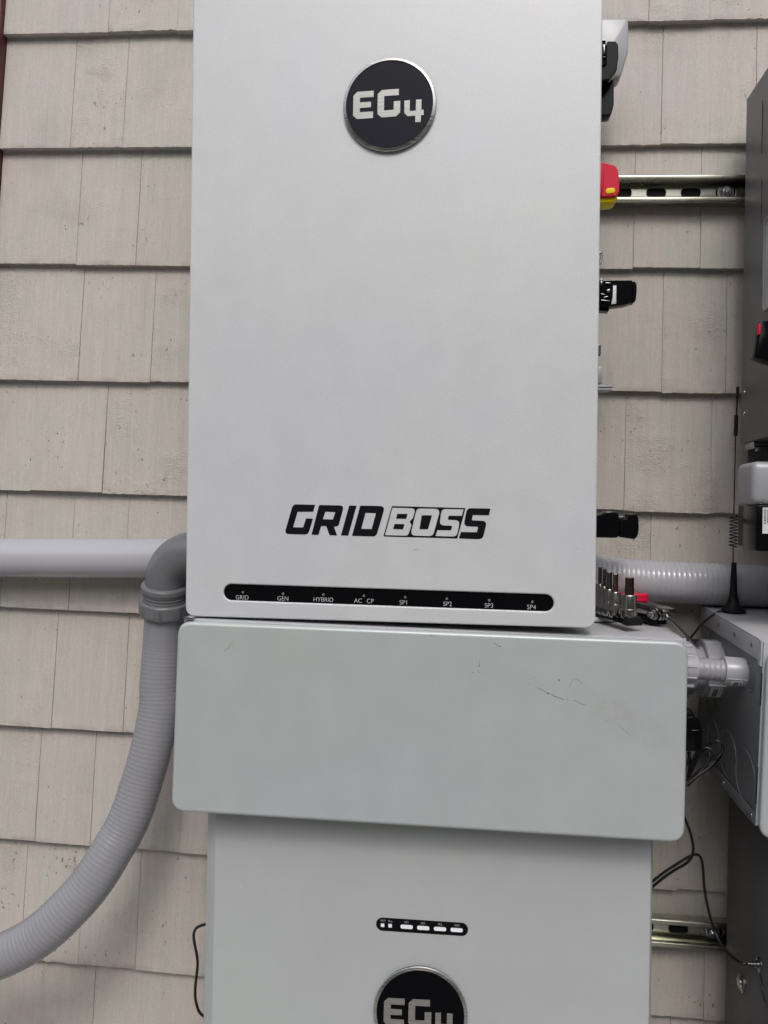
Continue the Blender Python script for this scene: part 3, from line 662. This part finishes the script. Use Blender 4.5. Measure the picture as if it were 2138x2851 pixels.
for px, py in ((2004, 1757), (2048, 1786), (2095, 1817)):
    c = atX4(px, py)
    link('dimple', MB().lathe((XW-.0004, c.y, ZT-.013), (XW-1, c.y, ZT-.013), [(0, .0034), (.0018, .0030), (.0021, .0016)], 20).done(), M_SIDE, e4)
bt = MB(); bt.box(XW-.0018, XW-.0002, YF, YB, ZB-.002, ZB+.013, .0004); bt.box(XW+.0002, XE, YF, YB, ZB-.002, ZB-.0002, .0004)
link('bottom_flange', bt.done(), M_SIDE, e4)
for yy in (YB-.006, YB-.062, YB-.122, YF+.012):
    link('screw', MB().lathe((XW-.0018, yy, ZB+.0055), (XW-1, yy, ZB+.0055), [(0, .0037), (.0010, .0036), (.0018, .0022)], 18).done(), M_SCREW, e4)
fl = MB(); fl.box(XW-.0022, XW+.0002, YF-.0045, YF-.0022, ZB, ZT-.001, .0008); fl.box(XW-.0045, XW-.0024, YF-.003, YF+.006, ZT-.030, ZT+.0006, .0007); fl.box(XW-.0002, XE, YF-.0045, YF-.0024, ZB, ZT-.001, .0006)
link('front_flange', fl.done(), M_COVER2, e4)
cv = plate([rrect(0, .61, ZB-.012, ZT-.006, .0185, 8)], 0, .008, .0035, 4); cv.transform(Matrix.Translation((XW-.0005, YF-.014, 0))); link('front_cover', cv, M_COVER2, e4, True)
for z0, z1 in ((-.2135, -.175), (-.332, -.2875)):
    link('gap_slot', MB().box(XW-.0026, XW-.0021, YF-.0045, YF-.001, z0, z1, 0).done(), M_VOID, e4)

e4.matrix_world = T4 @ M4; MW[e4.name] = T4 @ M4

# ------------------------------------------------------------------ upper right inverter
XI = .395
p1 = atX(2068, 289, XI); p2 = atX(2138, 183, XI); p3 = p1+(p2-p1)*1.5
zi = .112; YFi = -.275
e5 = empty('inverter', Matrix.Translation((XI, -.054, zi)), 'dark sided inverter at the upper right with a red tipped black handle', 'inverter', 'wall mounted inverters')
side = [(-.054, zi), (-.054, p1.z), (p3.y, p3.z), (p3.y-.02, p3.z+.012), (YFi, p3.z+.012), (YFi, zi)]
link('inverter_body', MB().poly_prism([(XI, y, z) for y, z in side], (.54, 0, 0), .003).done(), M_DARK, e5)
cvr = plate([rrect(XI-.004, XI+.53, zi-.004, p3.z+.02, .014, 6)], -.29, -.272, .004, 3); link('front_cover', cvr, M_COVER, e5)
# seam line and rivet holes on its flank
for (xa, ya), (xb, yb) in (((2123, 280), (2123, 425)), ((2121, 500), (2120, 620))):
    A, B = atX(xa, ya, XI-.0003), atX(xb, yb, XI-.0003)
    link('panel_seam', MB().box(XI-.0006, XI+.001, A.y-.0004, A.y+.0004, B.z, A.z, .0002).done(), M_VOID, e5)
for px, py in ((2072, 1093), (2072, 1151)):
    c = atX(px, py, XI); link('rivet', MB().lathe((XI, c.y, c.z), (XI-1, c.y, c.z), [(0, .0032), (.001, .003), (.0015, .0018)], 16).done(), M_SCREW, e5)
# framed label window on the flank
A, B = atX(2131, 612, XI), atX(2131, 868, XI); yf0 = A.y; yf1 = A.y-.07
def xplate(lo, X, th, bev):
    me = plate(lo, 0, th, bev, 3); me.transform(Matrix(((0, 1, 0, X-th), (1, 0, 0, 0), (0, 0, 1, 0), (0, 0, 0, 1)))); me.flip_normals(); return me
fr = xplate([rrect(yf1, yf0, B.z, A.z, .010, 6), rrect(yf1+.004, yf0-.004, B.z+.004, A.z-.004, .007, 6)], XI, .003, .001)
sw = link('display_frame', fr, M_ALU, e5)
link('display_panel', xplate([rrect(yf1+.0045, yf0-.0045, B.z+.0045, A.z-.0045, .0065, 6)], XI, .0012, .0002), M_COVER2, e5)
# neck below, back plate, bracket
nk = MB(); nk.box(.440, .90, -.245, -.054, -.1365, zi-.001, .008, 3)
link('wiring_neck', nk.done(), M_DARK, e5)
link('back_plate', MB().box(.405, .60, -.056, -.0535, .0, zi-.001, .0005).done(), M_DARK, e5)
bk = MB(); bk.box(.398, .436, -.10, -.06, zi-.010, zi-.008, .0004); bk.box(.398, .400, -.10, -.06, zi-.0078, zi-.0005, .0003)
bk.lathe((.408, -.09, zi-.0102), (.408, -.09, -1), [(0, .004), (.003, .004), (.0035, .003)], 6); bk.lathe((.428, -.09, zi-.0102), (.428, -.09, -1), [(0, .004), (.003, .004), (.0035, .003)], 6)
link('bracket', bk.done(), M_SCREW, e5)
hd = prism_px([(2114, 895), (2122, 893), (2190, 890), (2190, 1020), (2165, 1015), (2138, 1006), (2100, 994), (2103, 985), (2110, 940)], -.215, .02, .003)
hd = link('disconnect_handle', hd.done(), M_BLK, e5)
link('red_tip', prism_px([(2112, 901), (2119, 899), (2118, 931), (2110, 931)], -.2165, .005, .0008).done(), M_RED, hd)

# side-mounted alloy junction box with black breaker under it
e6 = empty('junction_box', Matrix.Translation((.36, -.19, .0225)), 'rounded silver alloy box with black labelled module below it, at the right edge', 'junction box')
xj = at(2094, 1330, -.2545).x; yj = atX(2049, 1330, xj).y
link('box_shell', MB().box(xj, .50, -.2545, yj, .0225, .0735, .0085, 4).done(), M_ALU, e6)
link('terminal_screw', MB().lathe((xj+.036, -.235, .0735), (xj+.036, -.235, 1), [(0, .004), (.004, .004), (.005, .003)], 6).done(), M_SCREW, e6)
mb = link('breaker_module', MB().box(at(2107, 1440, -.25).x, .45, -.250, -.20, -.0335, .0215, .0015).done(), M_BLK, e6)
link('rear_module', MB().box(at(2088, 1440, -.195).x, .395, -.195, -.15, -.03, .0222, .0015).done(), M_BLKM, e6)
q0 = at(2124, 1413, -.2508); q1 = at(2150, 1486, -.2508)
lb = link('paper_label', MB().box(q0.x, q1.x+.01, -.2506, -.2502, q1.z, q0.z, 0).done(), M_STICK, mb, True, 0)
lt = MB(); rg_ = random.Random(3); zt_l, zb_l = q0.z, q1.z; hz_ = zt_l-zb_l      # rows of print too small to read
for cx_ in (q0.x+.0026, q0.x+.0060):
    z_ = zt_l-.0015
    while z_ > zb_l+hz_*.40:
        dz_ = rg_.choice((.0007, .0010, .0013)); lt.add([(cx_-.0009, -.25075, z_), (cx_-.0009, -.25075, z_-dz_), (cx_+.0009, -.25075, z_-dz_), (cx_+.0009, -.25075, z_)], [(0, 1, 2, 3)]); z_ -= dz_+.0006
link('print', lt.done(), M_PRINT, lb, True, 0)
link('screw', MB().lathe(at(2117, 1397, -.2502), at(2117, 1397, -.2502)-Vector((0, 1, 0)), [(0, .0028), (.001, .0026), (.0014, .0015)], 14).done(), M_SCREW, mb)

# ------------------------------------------------------------------ lower right inverter
XL = .387
e7 = empty('inverter', Matrix.Translation((XL, -.054, -1.2)), 'dark charcoal side of the inverter below the right wiring box with antenna lead plugged in', 'inverter', 'wall mounted inverters')
link('inverter_body', MB().box(XL, XL+.54, -.255, -.054, -1.2, ZB-.0025, .003).done(), M_DARK2, e7)
link('front_cover', plate([rrect(XL-.003, XL+.54, -1.2, ZB-.004, .012, 6)], -.272, -.2555, .004, 3), M_COVER3, e7)
def zl(x, y): return (1700+x/3.683, 2250+y/3.683)
c = atX(*zl(1350, 1790), XL)
link('vent_plug', MB().lathe((XL, c.y, c.z), (XL-1, c.y, c.z), [(0, .0125), (.0016, .0125), (.003, .0110), (.0035, .0080), (.0052, .0072), (.0060, .004)], 32).done(), M_SCREW, e7)
c = atX(*zl(1525, 1605), XL)
sk = MB(); sk.lathe((XL, c.y, c.z), (XL-1, c.y, c.z), [(0, .0095), (.0012, .0095), (.0016, .0085)], 24); sk.lathe((XL-.0016, c.y, c.z), (XL-1, c.y, c.z), [(0, .0045), (.003, .0045), (.0031, .0033), (.013, .0032)], 16)
cn = link('antenna_socket', sk.done(), M_TOOL, e7)
CONN = Vector((XL-.012, c.y, c.z))
for i, (x, y) in enumerate(((1520, 1730), (1540, 1890), (1570, 1960), (1540, 1770))):
    c = atX(*zl(x+15, y), XL); bx = MB().box(XL-.0005, XL+.0008, c.y-.010, c.y+.010, c.z-.0008, c.z+.0008, .0002).done()
    bx.transform(Matrix.Translation((0, c.y, c.z)) @ Matrix.Rotation(R(38), 4, 'X') @ Matrix.Translation((0, -c.y, -c.z)))
    link('vent_slot', bx, M_VOID, e7)

# ------------------------------------------------------------------ elbow fitting and big hose at the left
ec = at(461, 1640, -.115)
hose_c = [((416+504)/2, 1712, -.105), ((409+500)/2, 1800, -.098), ((397+494)/2+1, 1900, -.100), (443, 1980, -.104), (417.5, 2100, -.113), (394, 2180, -.118), (369, 2257, -.125), (341, 2318, -.132), (312, 2366, -.14), (281, 2418, -.148), (243, 2472, -.155), (199, 2521, -.162), (152, 2568, -.168), (100, 2610, -.172), (45, 2642, -.176), (0, 2662, -.178), (-70, 2687, -.18), (-200, 2720, -.18), (-420, 2740, -.16)]
e8 = empty('elbow_hose', Matrix.Translation(ec), 'ribbed grey hose bending to the lower left from a dark elbow beside the enclosure', 'hose')
hp = [at(x, y, Y) for x, y, Y in hose_c]
def hr(d): return ribbed(.0296, .0062, .00018+.00028*min(1, d/.5))(d)
tt = [hp[0]+Vector((0, -.004, .014))]+hp
link('hose', MB().tube(tt, hr, 40, .0011).done(), mat('mid_grey_pvc', (.262, .263, .280), .26), e8, True, 60)
# elbow: horizontal out of the enclosure, then down
rb = .050; ex = ec.x; ez = ec.z
arc = [Vector((-.335, ec.y, ez+.012+rb)), Vector((ex+rb+.006, ec.y, ez+.012+rb))]
for i in range(1, 13):
    t = math.pi/2*i/12; arc.append(Vector((ex+rb-rb*math.sin(t), ec.y, ez+.012+rb*math.cos(t))))
arc.append(Vector((ex, ec.y, ez-.002)))
TE = Matrix.Translation((ec.x, ec.y, ec.z)) @ Matrix.Rotation(R(16), 4, 'X') @ Matrix.Rotation(R(5), 4, 'Y') @ Matrix.Translation((-ec.x, -ec.y, -ec.z))
def tilt(me): me.transform(TE); return me
link('elbow', tilt(MB().tube(arc, .0292, 40, smooth=False).done()), M_PVCD, e8, True, 50)
TE = Matrix.Translation((ec.x, ec.y, ec.z)) @ Matrix.Rotation(R(16), 4, 'X') @ Matrix.Rotation(R(5), 4, 'Y') @ Matrix.Translation((-ec.x, -ec.y, -ec.z))
def tilt(me): me.transform(TE); return me
z0 = ez-.001
cpf = [(0, .0292), (.001, .0332), (.003, .0345), (.009, .0345), (.010, .0330), (.013, .0330), (.0135, .0318), (.0155, .0318), (.016, .0330), (.0175, .0330), (.018, .0318), (.020, .0318), (.0205, .0330), (.026, .0330)]
link('collar', tilt(MB().lathe((ex, ec.y, z0+.010), (ex, ec.y, -1), cpf, 56).done()), M_PVCD, e8, True, 30)
nutp = []
nb = MB(); seg = 72; zz = [-.019, -.021, -.038, -.041]
v = []; f = []
for k_, zq in enumerate(zz):
    for i in range(seg):
        a_ = 2*math.pi*i/seg; rr_ = .0372+(.0013 if (i % 9) in (0, 1) else 0); rr_ -= (.0015 if k_ in (0, 3) else 0)
        v.append((ex+rr_*math.cos(a_), ec.y+rr_*math.sin(a_), ez+zq+.004))
for k_ in range(3):
    for i in range(seg): j = (i+1) % seg; f.append((k_*seg+j, k_*seg+i, (k_+1)*seg+i, (k_+1)*seg+j))
f.append(tuple(range(seg))); f.append(tuple(reversed(range(3*seg, 4*seg)))); nb.add(v, f)
link('ring_nut', tilt(nb.done()), M_PVCD, e8, True, 25)

# ------------------------------------------------------------------ short couplings between the two wiring boxes
XA = b2x1-.004
def sticker(parent, cen, r, x0, x1, a0, a1, bars):
    """label wrapped round a coupling whose axis runs along x; angles measured from the side facing the viewer, downwards positive"""
    def pt(x, a, rr): return (x, cen.y-rr*math.cos(a), cen.z-rr*math.sin(a))
    n = 10; v = []; f = []
    for i in range(n+1):
        a = a0+(a1-a0)*i/n; v += [pt(x0, a, r+.0003), pt(x1, a, r+.0003)]
    for i in range(n): f.append((2*i, 2*i+2, 2*i+3, 2*i+1))
    lb = link('sticker', MB().add(v, f).done(), M_STICK, parent, True, 0)
    m_ = MB(); t = a0+(a1-a0)*.20; random.seed(int(r*1e5))
    while t < a0+(a1-a0)*.86:
        dt = random.choice((.012, .02, .03))*(.035/r)*1.1; xa, xb = x0+(x1-x0)*.24, x0+(x1-x0)*.66
        m_.add([pt(xa, t, r+.0005), pt(xa, t+dt, r+.0005), pt(xb, t+dt, r+.0005), pt(xb, t, r+.0005)], [(0, 1, 2, 3)]); t += dt+random.choice((.014, .022))*(.035/r)*1.1
    for q in range(7):
        t = a0+(a1-a0)*(.2+.09*q); m_.add([pt(x0+(x1-x0)*.80, t, r+.0005), pt(x0+(x1-x0)*.80, t+.03*.035/r, r+.0005), pt(x0+(x1-x0)*.88, t+.03*.035/r, r+.0005), pt(x0+(x1-x0)*.88, t, r+.0005)], [(0, 1, 2, 3)])
    link('barcode', m_.done(), M_PRINT, lb, True, 0)
def coupling(cy, cz, rh, rn, rc, xn, xh, slope, label, pitch, mats, a_st, xst):
    e = empty('conduit_coupling', Matrix.Translation((XA, cy, cz)), label, 'conduit coupling', 'short couplings between the wiring boxes')
    A = Vector((XA, cy, cz)); B = Vector((XW-.0005, cy, cz+slope))
    ax = (B-A).normalized(); Lx = (B-A).length
    link('nut', MB().lathe(A, B, [(0, rn), (xn*.8, rn), (xn, rn*.95)], 40).done(), mats[0], e)
    for i in range(8):
        a_ = i*math.pi/4+.25; c_ = A+Vector((0, -math.cos(a_)*rn, math.sin(a_)*rn))
        if i in (0, 2, 4, 6, 7, 1): link('nut_rib', MB().tube([c_+ax*.0005, c_+ax*(xn*.9)], .0014*rn/.02, 8, smooth=False).done(), mats[0], e)
    link('hose', MB().tube([A+ax*xn*.5, A+ax*(xh+.008)], lambda d: ribbed(rh, pitch, .0007)(d), 36, .0008).done(), mats[1], e, True, 60)
    cpl = link('sleeve', MB().lathe(A+ax*xh, B, [(0, rh*1.02), (0, rc*.97), (.0012, rc), (Lx-xh, rc)], 48).done(), mats[2], e)
    for a_ in (.42, -1.2):
        cc = A+ax*(xh+.001)+Vector((0, -math.cos(a_)*rc, -math.sin(a_)*rc))
        link('sleeve_rib', MB().tube([cc, cc+ax*(Lx-xh-.002)], .0011*rc/.02, 8, smooth=False).done(), mats[2], e)
    cen = A+ax*(xh+(Lx-xh)*.5)
    sticker(cpl, cen, rc, A.x+xst[0], A.x+xst[1], a_st[0], a_st[1], 9)
    return e
pr = atX(2042-22, 1866, XW)
coupling(-.105, -.1995, .0300, .0375, .0395, .050, .063, -.001, 'large grey rear coupling with barcode sticker between the two wiring boxes', .008, (M_PVCW, M_PVCG, M_PVCG), (.45, 1.05), (.067, .082))
coupling(-.205, -.182, .0134, .0185, .0178, .028, .061, -.004, 'slim grey front coupling with small barcode sticker between the two wiring boxes', .0066, (M_PVCW, M_PVCG, M_PVCW), (.52, 1.2), (.067, .081))

# ------------------------------------------------------------------ antenna on the right wiring box
o4 = T4 @ Vector((XW, YF, ZT)); n4 = T4.to_3x3() @ Vector((0, 0, 1)); d_ = ray(2041, 1705); ab = CAM+d_*((o4-CAM).dot(n4)/d_.dot(n4)); ay = ab.y
e9 = empty('whip_antenna', Matrix.Translation(ab), 'black magnetic whip antenna with coiled spring standing on the right wiring box', 'antenna')
def ap(px, py): return at(px, py, ay)
top_c = ap(2041, 1566); base_h = top_c.z-ab.z
link('antenna_base', MB().lathe(ab, ab+Vector((0, 0, 1)), [(0, .0165), (.003, .0168), (.0045, .0150), (.007, .0125), (.012, .0082), (.022, .0055), (.036, .0045), (.050, .0040), (base_h, .0034)], 40).done(), M_BLKM, e9)
c0, c1 = ap(2041, 1522), ap(2043, 1437)
cc = []
for i in range(9*14+1):
    t = i/(9*14); a_ = 2*math.pi*9*t; p = c0.lerp(c1, t); cc.append(p+Vector((math.cos(a_)*.0052, math.sin(a_)*.0052, 0)))
mst = MB().tube([top_c, c0, cc[0]], .0008, 8, smooth=False)
mst.tube(cc, .0008, 6, smooth=False); mst.tube([cc[-1], c1+Vector((0, 0, .003)), ap(2048, 1212)], .0008, 8, smooth=False); mst.tube([ap(2050, 1158), ap(2053, 1106)], .0011, 8, smooth=False)
link('mast', mst.done(), M_BLKM, e9)
link('mast_sleeve', MB().tube([ap(2048, 1214), ap(2050, 1156)], .0027, 10, smooth=False).done(), M_BLKM, e9)
link('mast_tip', MB().tube([ap(2052.5, 1110), ap(2054, 1077)], .0020, 10, smooth=False).done(), M_BLKM, e9)
lead = [ab+Vector((-.012, -.002, .004)), at(1992, 1708, ay-.005), at(1966, 1726, -.12), at(1945, 1748, -.105), at(1926, 1772, -.075), at(1905, 1800, -.058), at(1885, 1860, -.052)]
link('antenna_lead', MB().tube(lead, .0017, 8, .004).done(), M_CABLE, e9)

# ------------------------------------------------------------------ things lying on the wiring box
TZ = -.137+.0055+.0005+.0012
def z6(x, y): return (1640+x/5.184, 1540+y/5.184)
def onT(x, y, h=0): return atZ(*z6(x, y), TZ+h)
# the top of the box leans a little: sample its height
MTOP = M2 @ MB2
def topz(P):
    n = MTOP.to_3x3() @ Vector((0, 0, 1)); o = MTOP @ Vector((0, 0, .0004)); return o.z-(n.x*(P.x-o.x)+n.y*(P.y-o.y))/n.z
def onTop(px, py, h=0.0):
    z = TZ
    for _ in range(6): P = atZ(px, py, z+h); z = topz(P)
    return Vector((P.x, P.y, z+h))
ra, rbk = at(*z6(640, 985), -.212), at(*z6(190, 835), -.150)
rdir = (rbk-ra).normalized(); rlen = (rbk-ra).length+.05
def frame(o, d):
    u = Vector(d).normalized(); v_ = Vector((0, 0, 1)).cross(u).normalized(); w_ = u.cross(v_); return Matrix(((u.x, v_.x, w_.x, o.x), (u.y, v_.y, w_.y, o.y), (u.z, v_.z, w_.z, o.z), (0, 0, 0, 1)))
MR = frame(ra-Vector((0, 0, .005)), rdir)
e10 = empty('socket_rail', MR, 'black socket rail lying on the scratched wiring box beside the large enclosure', 'socket rail')
rl = MB(); rl.box(0, rlen, -.0095, .0095, 0, .003, .0006); rl.box(0, rlen, -.0095, -.007, .0031, .007, .0006); rl.box(0, rlen, .007, .0095, .0031, .007, .0006)
link('channel', rl.done(), M_BLK, e10, False)
ecap = MB(); ecap.poly_prism([(-.003, -.0115, .0), (-.003, .0115, .0), (-.003, .0115, .007), (-.003, .0085, .0105), (-.003, -.0085, .0105), (-.003, -.0115, .007)], (.010, 0, 0), .0007)
link('end_cap', ecap.done(), M_BLKM, e10, False)
spec = [((575, 915), 585, 340, .0102, .0058, M_BITS, 'largest bit socket with dark hex bit, at the near end of the black rail'),
        ((375, 838), 540, 285, .0078, .0034, M_BRONZE, 'bit socket with slim copper tinted bit, second from the near end of the rail'),
        ((285, 800), 500, 262, .0076, .0037, M_BITS, 'bit socket with dark flat sided bit, third from the near end of the rail'),
        ((215, 765), 462, 215, .0072, .0025, M_BITS, 'bit socket with thin stepped bit, fourth from the near end of the rail'),
        ((152, 742), 425, 190, .0072, .0027, M_BITS, 'bit socket with pointed bit half hidden behind the large enclosure edge')]
for (bx, by), ty, tt_, rs, rbit, bm_, lab in spec:
    tq = {575: .012, 375: .034, 285: .045, 215: .056, 152: .067}[bx]; base_ = MR @ Vector((tq, 0, .0032)); off_ = at(*z6(bx, by), base_.y); base_ = Vector((off_.x, base_.y, base_.z)); X_, Y_ = base_.x, base_.y
    ztop = at(*z6(bx+10, ty+18), Y_).z; zbit = at(*z6(bx+30, tt_+6), Y_).z
    e = empty('bit_socket', Matrix.Translation(base_), lab, 'bit socket', 'bit sockets standing on the black rail')
    H_ = ztop-base_.z
    pr_ = [(0, rs*.96), (.0008, rs), (H_*.48, rs), (H_*.53, rs*.93), (H_*.56, rs*.90), (H_*.95, rs*.90), (H_, rs*.82)] if rs < .009 else [(0, rs*.97), (.001, rs), (H_*.45, rs), (H_*.47, rs*.95), (H_*.96, rs*.95), (H_, rs*.9)]
    sk = link('socket', MB().lathe(base_, base_+Vector((0, 0, 1)), pr_, 32).done(), M_STEEL, e, True, 25)
    bt_ = MB(); Lb = zbit-ztop; lean = Vector((.0008, 0, 1))
    o_ = Vector((base_.x, base_.y, ztop-.001))
    bt_.lathe(o_, o_+lean, [(0, rbit), (Lb*.40, rbit), (Lb*.42, rbit*.94)], 6 if rs > .0075 else 8)
    bt_.lathe(o_+Vector((0, 0, Lb*.42)), o_+Vector((0, 0, 1)), [(0, rbit*1.04), (Lb*.02, rbit*1.04)], 16)
    bt_.lathe(o_+Vector((0, 0, Lb*.44)), o_+Vector((0, 0, 1)), [(0, rbit*.95), (Lb*.54, rbit*.95), (Lb*.58, rbit*.78)], 6)
    link('bit', bt_.done(), bm_, e, True, 20)
    if rs > .009:
        t_ = text('3/8', .0085, 0, 0, 0, .0004); t_.transform(Matrix.Translation((base_.x-.0005, base_.y-rs-.00005, base_.z+H_*.24)) @ Matrix.Rotation(R(12), 4, 'Y')); link('stamp', t_, M_SCREW, sk, True, 0)
# folding hex-key tool
ta, tb = onTop(*z6(700, 975), .0), onTop(*z6(1040, 1058), .0)
MT = frame(Vector((ta.x, ta.y, topz(ta)+.0006)), (tb.x-ta.x, tb.y-ta.y, 0))
Lt = (tb-ta).length
e11 = empty('folding_hex_key_tool', MT, 'folding hex key tool with one key swung out over the corner of the wiring box', 'multi tool')
bo = MB(); bo.box(-.045, Lt*1.0, -.009, .010, 0, .0125, .0015)
link('handle_body', bo.done(), M_BLK, e11, False)
for s_ in (-1, 1):
    pl = [(-.045, .0128), (Lt*.70, .0118), (Lt*.90, .0065), (Lt*1.03, .0060), (Lt*1.12, .011), (Lt*1.12, .0190), (Lt*1.04, .0235), (-.045, .0290)]
    q = MB().poly_prism([(x, s_*.0102-.0012, z) for x, z in pl], (0, .0024, 0), .0011)
    link('side_plate', q.done(), M_TOOL, e11, False)
link('spine', MB().poly_prism([(-.045, -.0088, .0275), (Lt*.9, -.0088, .0240), (Lt*.9, -.0088, .0215), (-.045, -.0088, .0200)], (0, .0176, 0), .001).done(), M_BLK, e11, False)
bt_ = MB(); bt_.lathe((Lt*.92, -.0116, .0145), (Lt*.92, -1, .0145), [(0, .0068), (.0035, .0068), (.0044, .0058)], 6); bt_.lathe((Lt*.92, -.0155, .0145), (Lt*.92, -1, .0145), [(0, .0028), (.003, .0028), (.0036, .002)], 14)
link('pivot_bolt', bt_.done(), M_SCREW, e11, False)
fk = MB()
for i in range(4):
    yy = -.0072+i*.0048; fk.tube([(Lt*.2, yy, .0165), (Lt*1.0, yy, .0165), (Lt*1.13, yy, .0155), (Lt*1.18, yy, .0110), (Lt*1.10, yy, .0075)], .0017, 8, .003)
link('folded_key', fk.done(), M_TOOL, e11, False)
link('end_bridge', MB().poly_prism([(Lt*1.0, -.0105, .0245), (Lt*1.32, -.0105, .0215), (Lt*1.36, -.0105, .0150), (Lt*1.33, -.0105, .0148), (Lt*1.30, -.0105, .0192), (Lt*1.0, -.0105, .0205)], (0, .021, 0), .0007).done(), M_TOOL, e11, False)
k0_ = MT @ Vector((Lt*1.28, -.004, .0150)); k1_ = at(*z6(1578, 1372), -.275)
ka = k0_+(k0_-k1_)*.08
link('extended_key', MB().lathe(ka, k1_, [(0, .0020), ((k1_-ka).length-.001, .0020), ((k1_-ka).length, .0016)], 6).done(), M_TOOL, e11, True, 20)
# red round cap and white lid
rc_ = at(1767, 1652, -.098); rt_ = topz(rc_)+.0006
thing('plastic_tub', MB().lathe((rc_.x, rc_.y, rt_), (rc_.x, rc_.y, 9), [(0, .0175), (.001, .0185), (rc_.z-rt_-.001, .0185), (rc_.z-rt_, .0175)], 40).done(), M_RED, 'flat topped round red plastic tub behind the largest bit socket', 'tub')
wc = onTop(*z6(60, 965), .0)
thing('plastic_dish', MB().lathe((wc.x-.001, wc.y+.016, topz(wc)+.0008), (wc.x-.001, wc.y+.016, 9), [(0, .0405), (.0035, .042), (.0055, .0405), (.0065, .037)], 48).done(), M_WPL, 'thin white round dish under the socket rail against the large enclosure', 'dish')

# ------------------------------------------------------------------ power adapter, cables
e12 = empty('power_adapter', Matrix.Translation(at(1930, 2092, -.16)), 'black plug adapter on the right flank of the scratched wiring box', 'power adapter')
pa = prism_px(PX([(300, 795), (400, 770), (440, 785), (472, 822), (490, 880), (492, 990), (484, 1072), (460, 1082), (300, 1080)], zf), -.175, .055, .003)
link('adapter_body', pa.done(), M_BLK, e12)
link('plug_head', prism_px(PX([(300, 712), (385, 714), (414, 732), (428, 780), (300, 795)], zf), -.165, .035, .002).done(), M_BLKM, e12)
link('latch_line', prism_px(PX([(398, 893), (466, 893), (466, 899), (398, 899)], zf), -.1765, .003, .0003).done(), M_TOOL, e12)
def cable(pts, Y, f, r, label, name='cable', grp=None, ex=None):
    P = [at(*f(x, y), Y if not isinstance(Y, (list, tuple)) else Y[i]) for i, (x, y) in enumerate(pts)]
    if ex: P += ex
    return thing(name, MB().tube(P, r, 10, .003).done(), M_CABLE, label, 'cable', grp, 60)
cl = MB()
for pts, Y in (([(370, 1090), (385, 1180), (372, 1260), (360, 1340)], -.15), ([(360, 1350), (470, 1250), (600, 1160), (665, 1080), (668, 1020), (620, 990), (560, 1010), (500, 1060), (430, 1150), (385, 1240), (360, 1310)], -.165), 
               ([(360, 1370), (440, 1300), (540, 1230), (605, 1160), (600, 1100), (550, 1055), (500, 1048), (455, 1080), (410, 1160), (372, 1250)], -.175), ([(360, 1385), (420, 1310), (500, 1230), (550, 1150), (556, 1095), (520, 1070), (480, 1080), (420, 1200), (365, 1330)], -.17), 
               ([(362, 1380), (450, 1290), (560, 1215), (640, 1140), (672, 1060)], -.158), ([(380, 1085), (375, 1130), (362, 1200)], -.16)):
    cl.tube([at(*zf(x, y), Y+.002*i) for i, (x, y) in enumerate(pts)], .0019, 8, .003)
thing('cable_coil', cl.done(), M_CABLE, 'loose bundle of thin black cable loops hanging under the black adapter', 'cable', None, 60)
cable([(740, 60), (785, 165), (822, 270), (843, 370), (848, 430), (825, 510), (770, 570), (680, 622), (560, 700), (455, 785), (400, 830)], [-.13]*7+[-.125, -.12, -.115, -.11], zl, .0019, 'thin black cable dropping from the scratched wiring box and curling left behind the lower inverter')
cable([(400, 770), (455, 730), (560, 650), (700, 560), (800, 500), (870, 475), (920, 500), (945, 600), (962, 820), (1000, 1030), (1060, 1240), (1150, 1420), (1250, 1530), (1345, 1592), (1400, 1600)], [-.11]*6+[-.105]*5+[-.12, -.135, -.15, -.16], zl, .0019, 'long black antenna cable arching over the lower rail to the socket on the dark inverter', 'cable', None, [CONN+Vector((-.010, 0, -.0002)), CONN])
def zq(x, y): return (x/2.765, 2100+y/2.765)
cable([(1620, 1300), (1550, 1318), (1510, 1340), (1491, 1385), (1496, 1450), (1512, 1530), (1521, 1610), (1513, 1700), (1503, 1800), (1503, 1870), (1514, 1930), (1538, 1990), (1600, 2040)], -.075, zq, .0021, 'short black cable bulging out on the left side of the lower inverter')
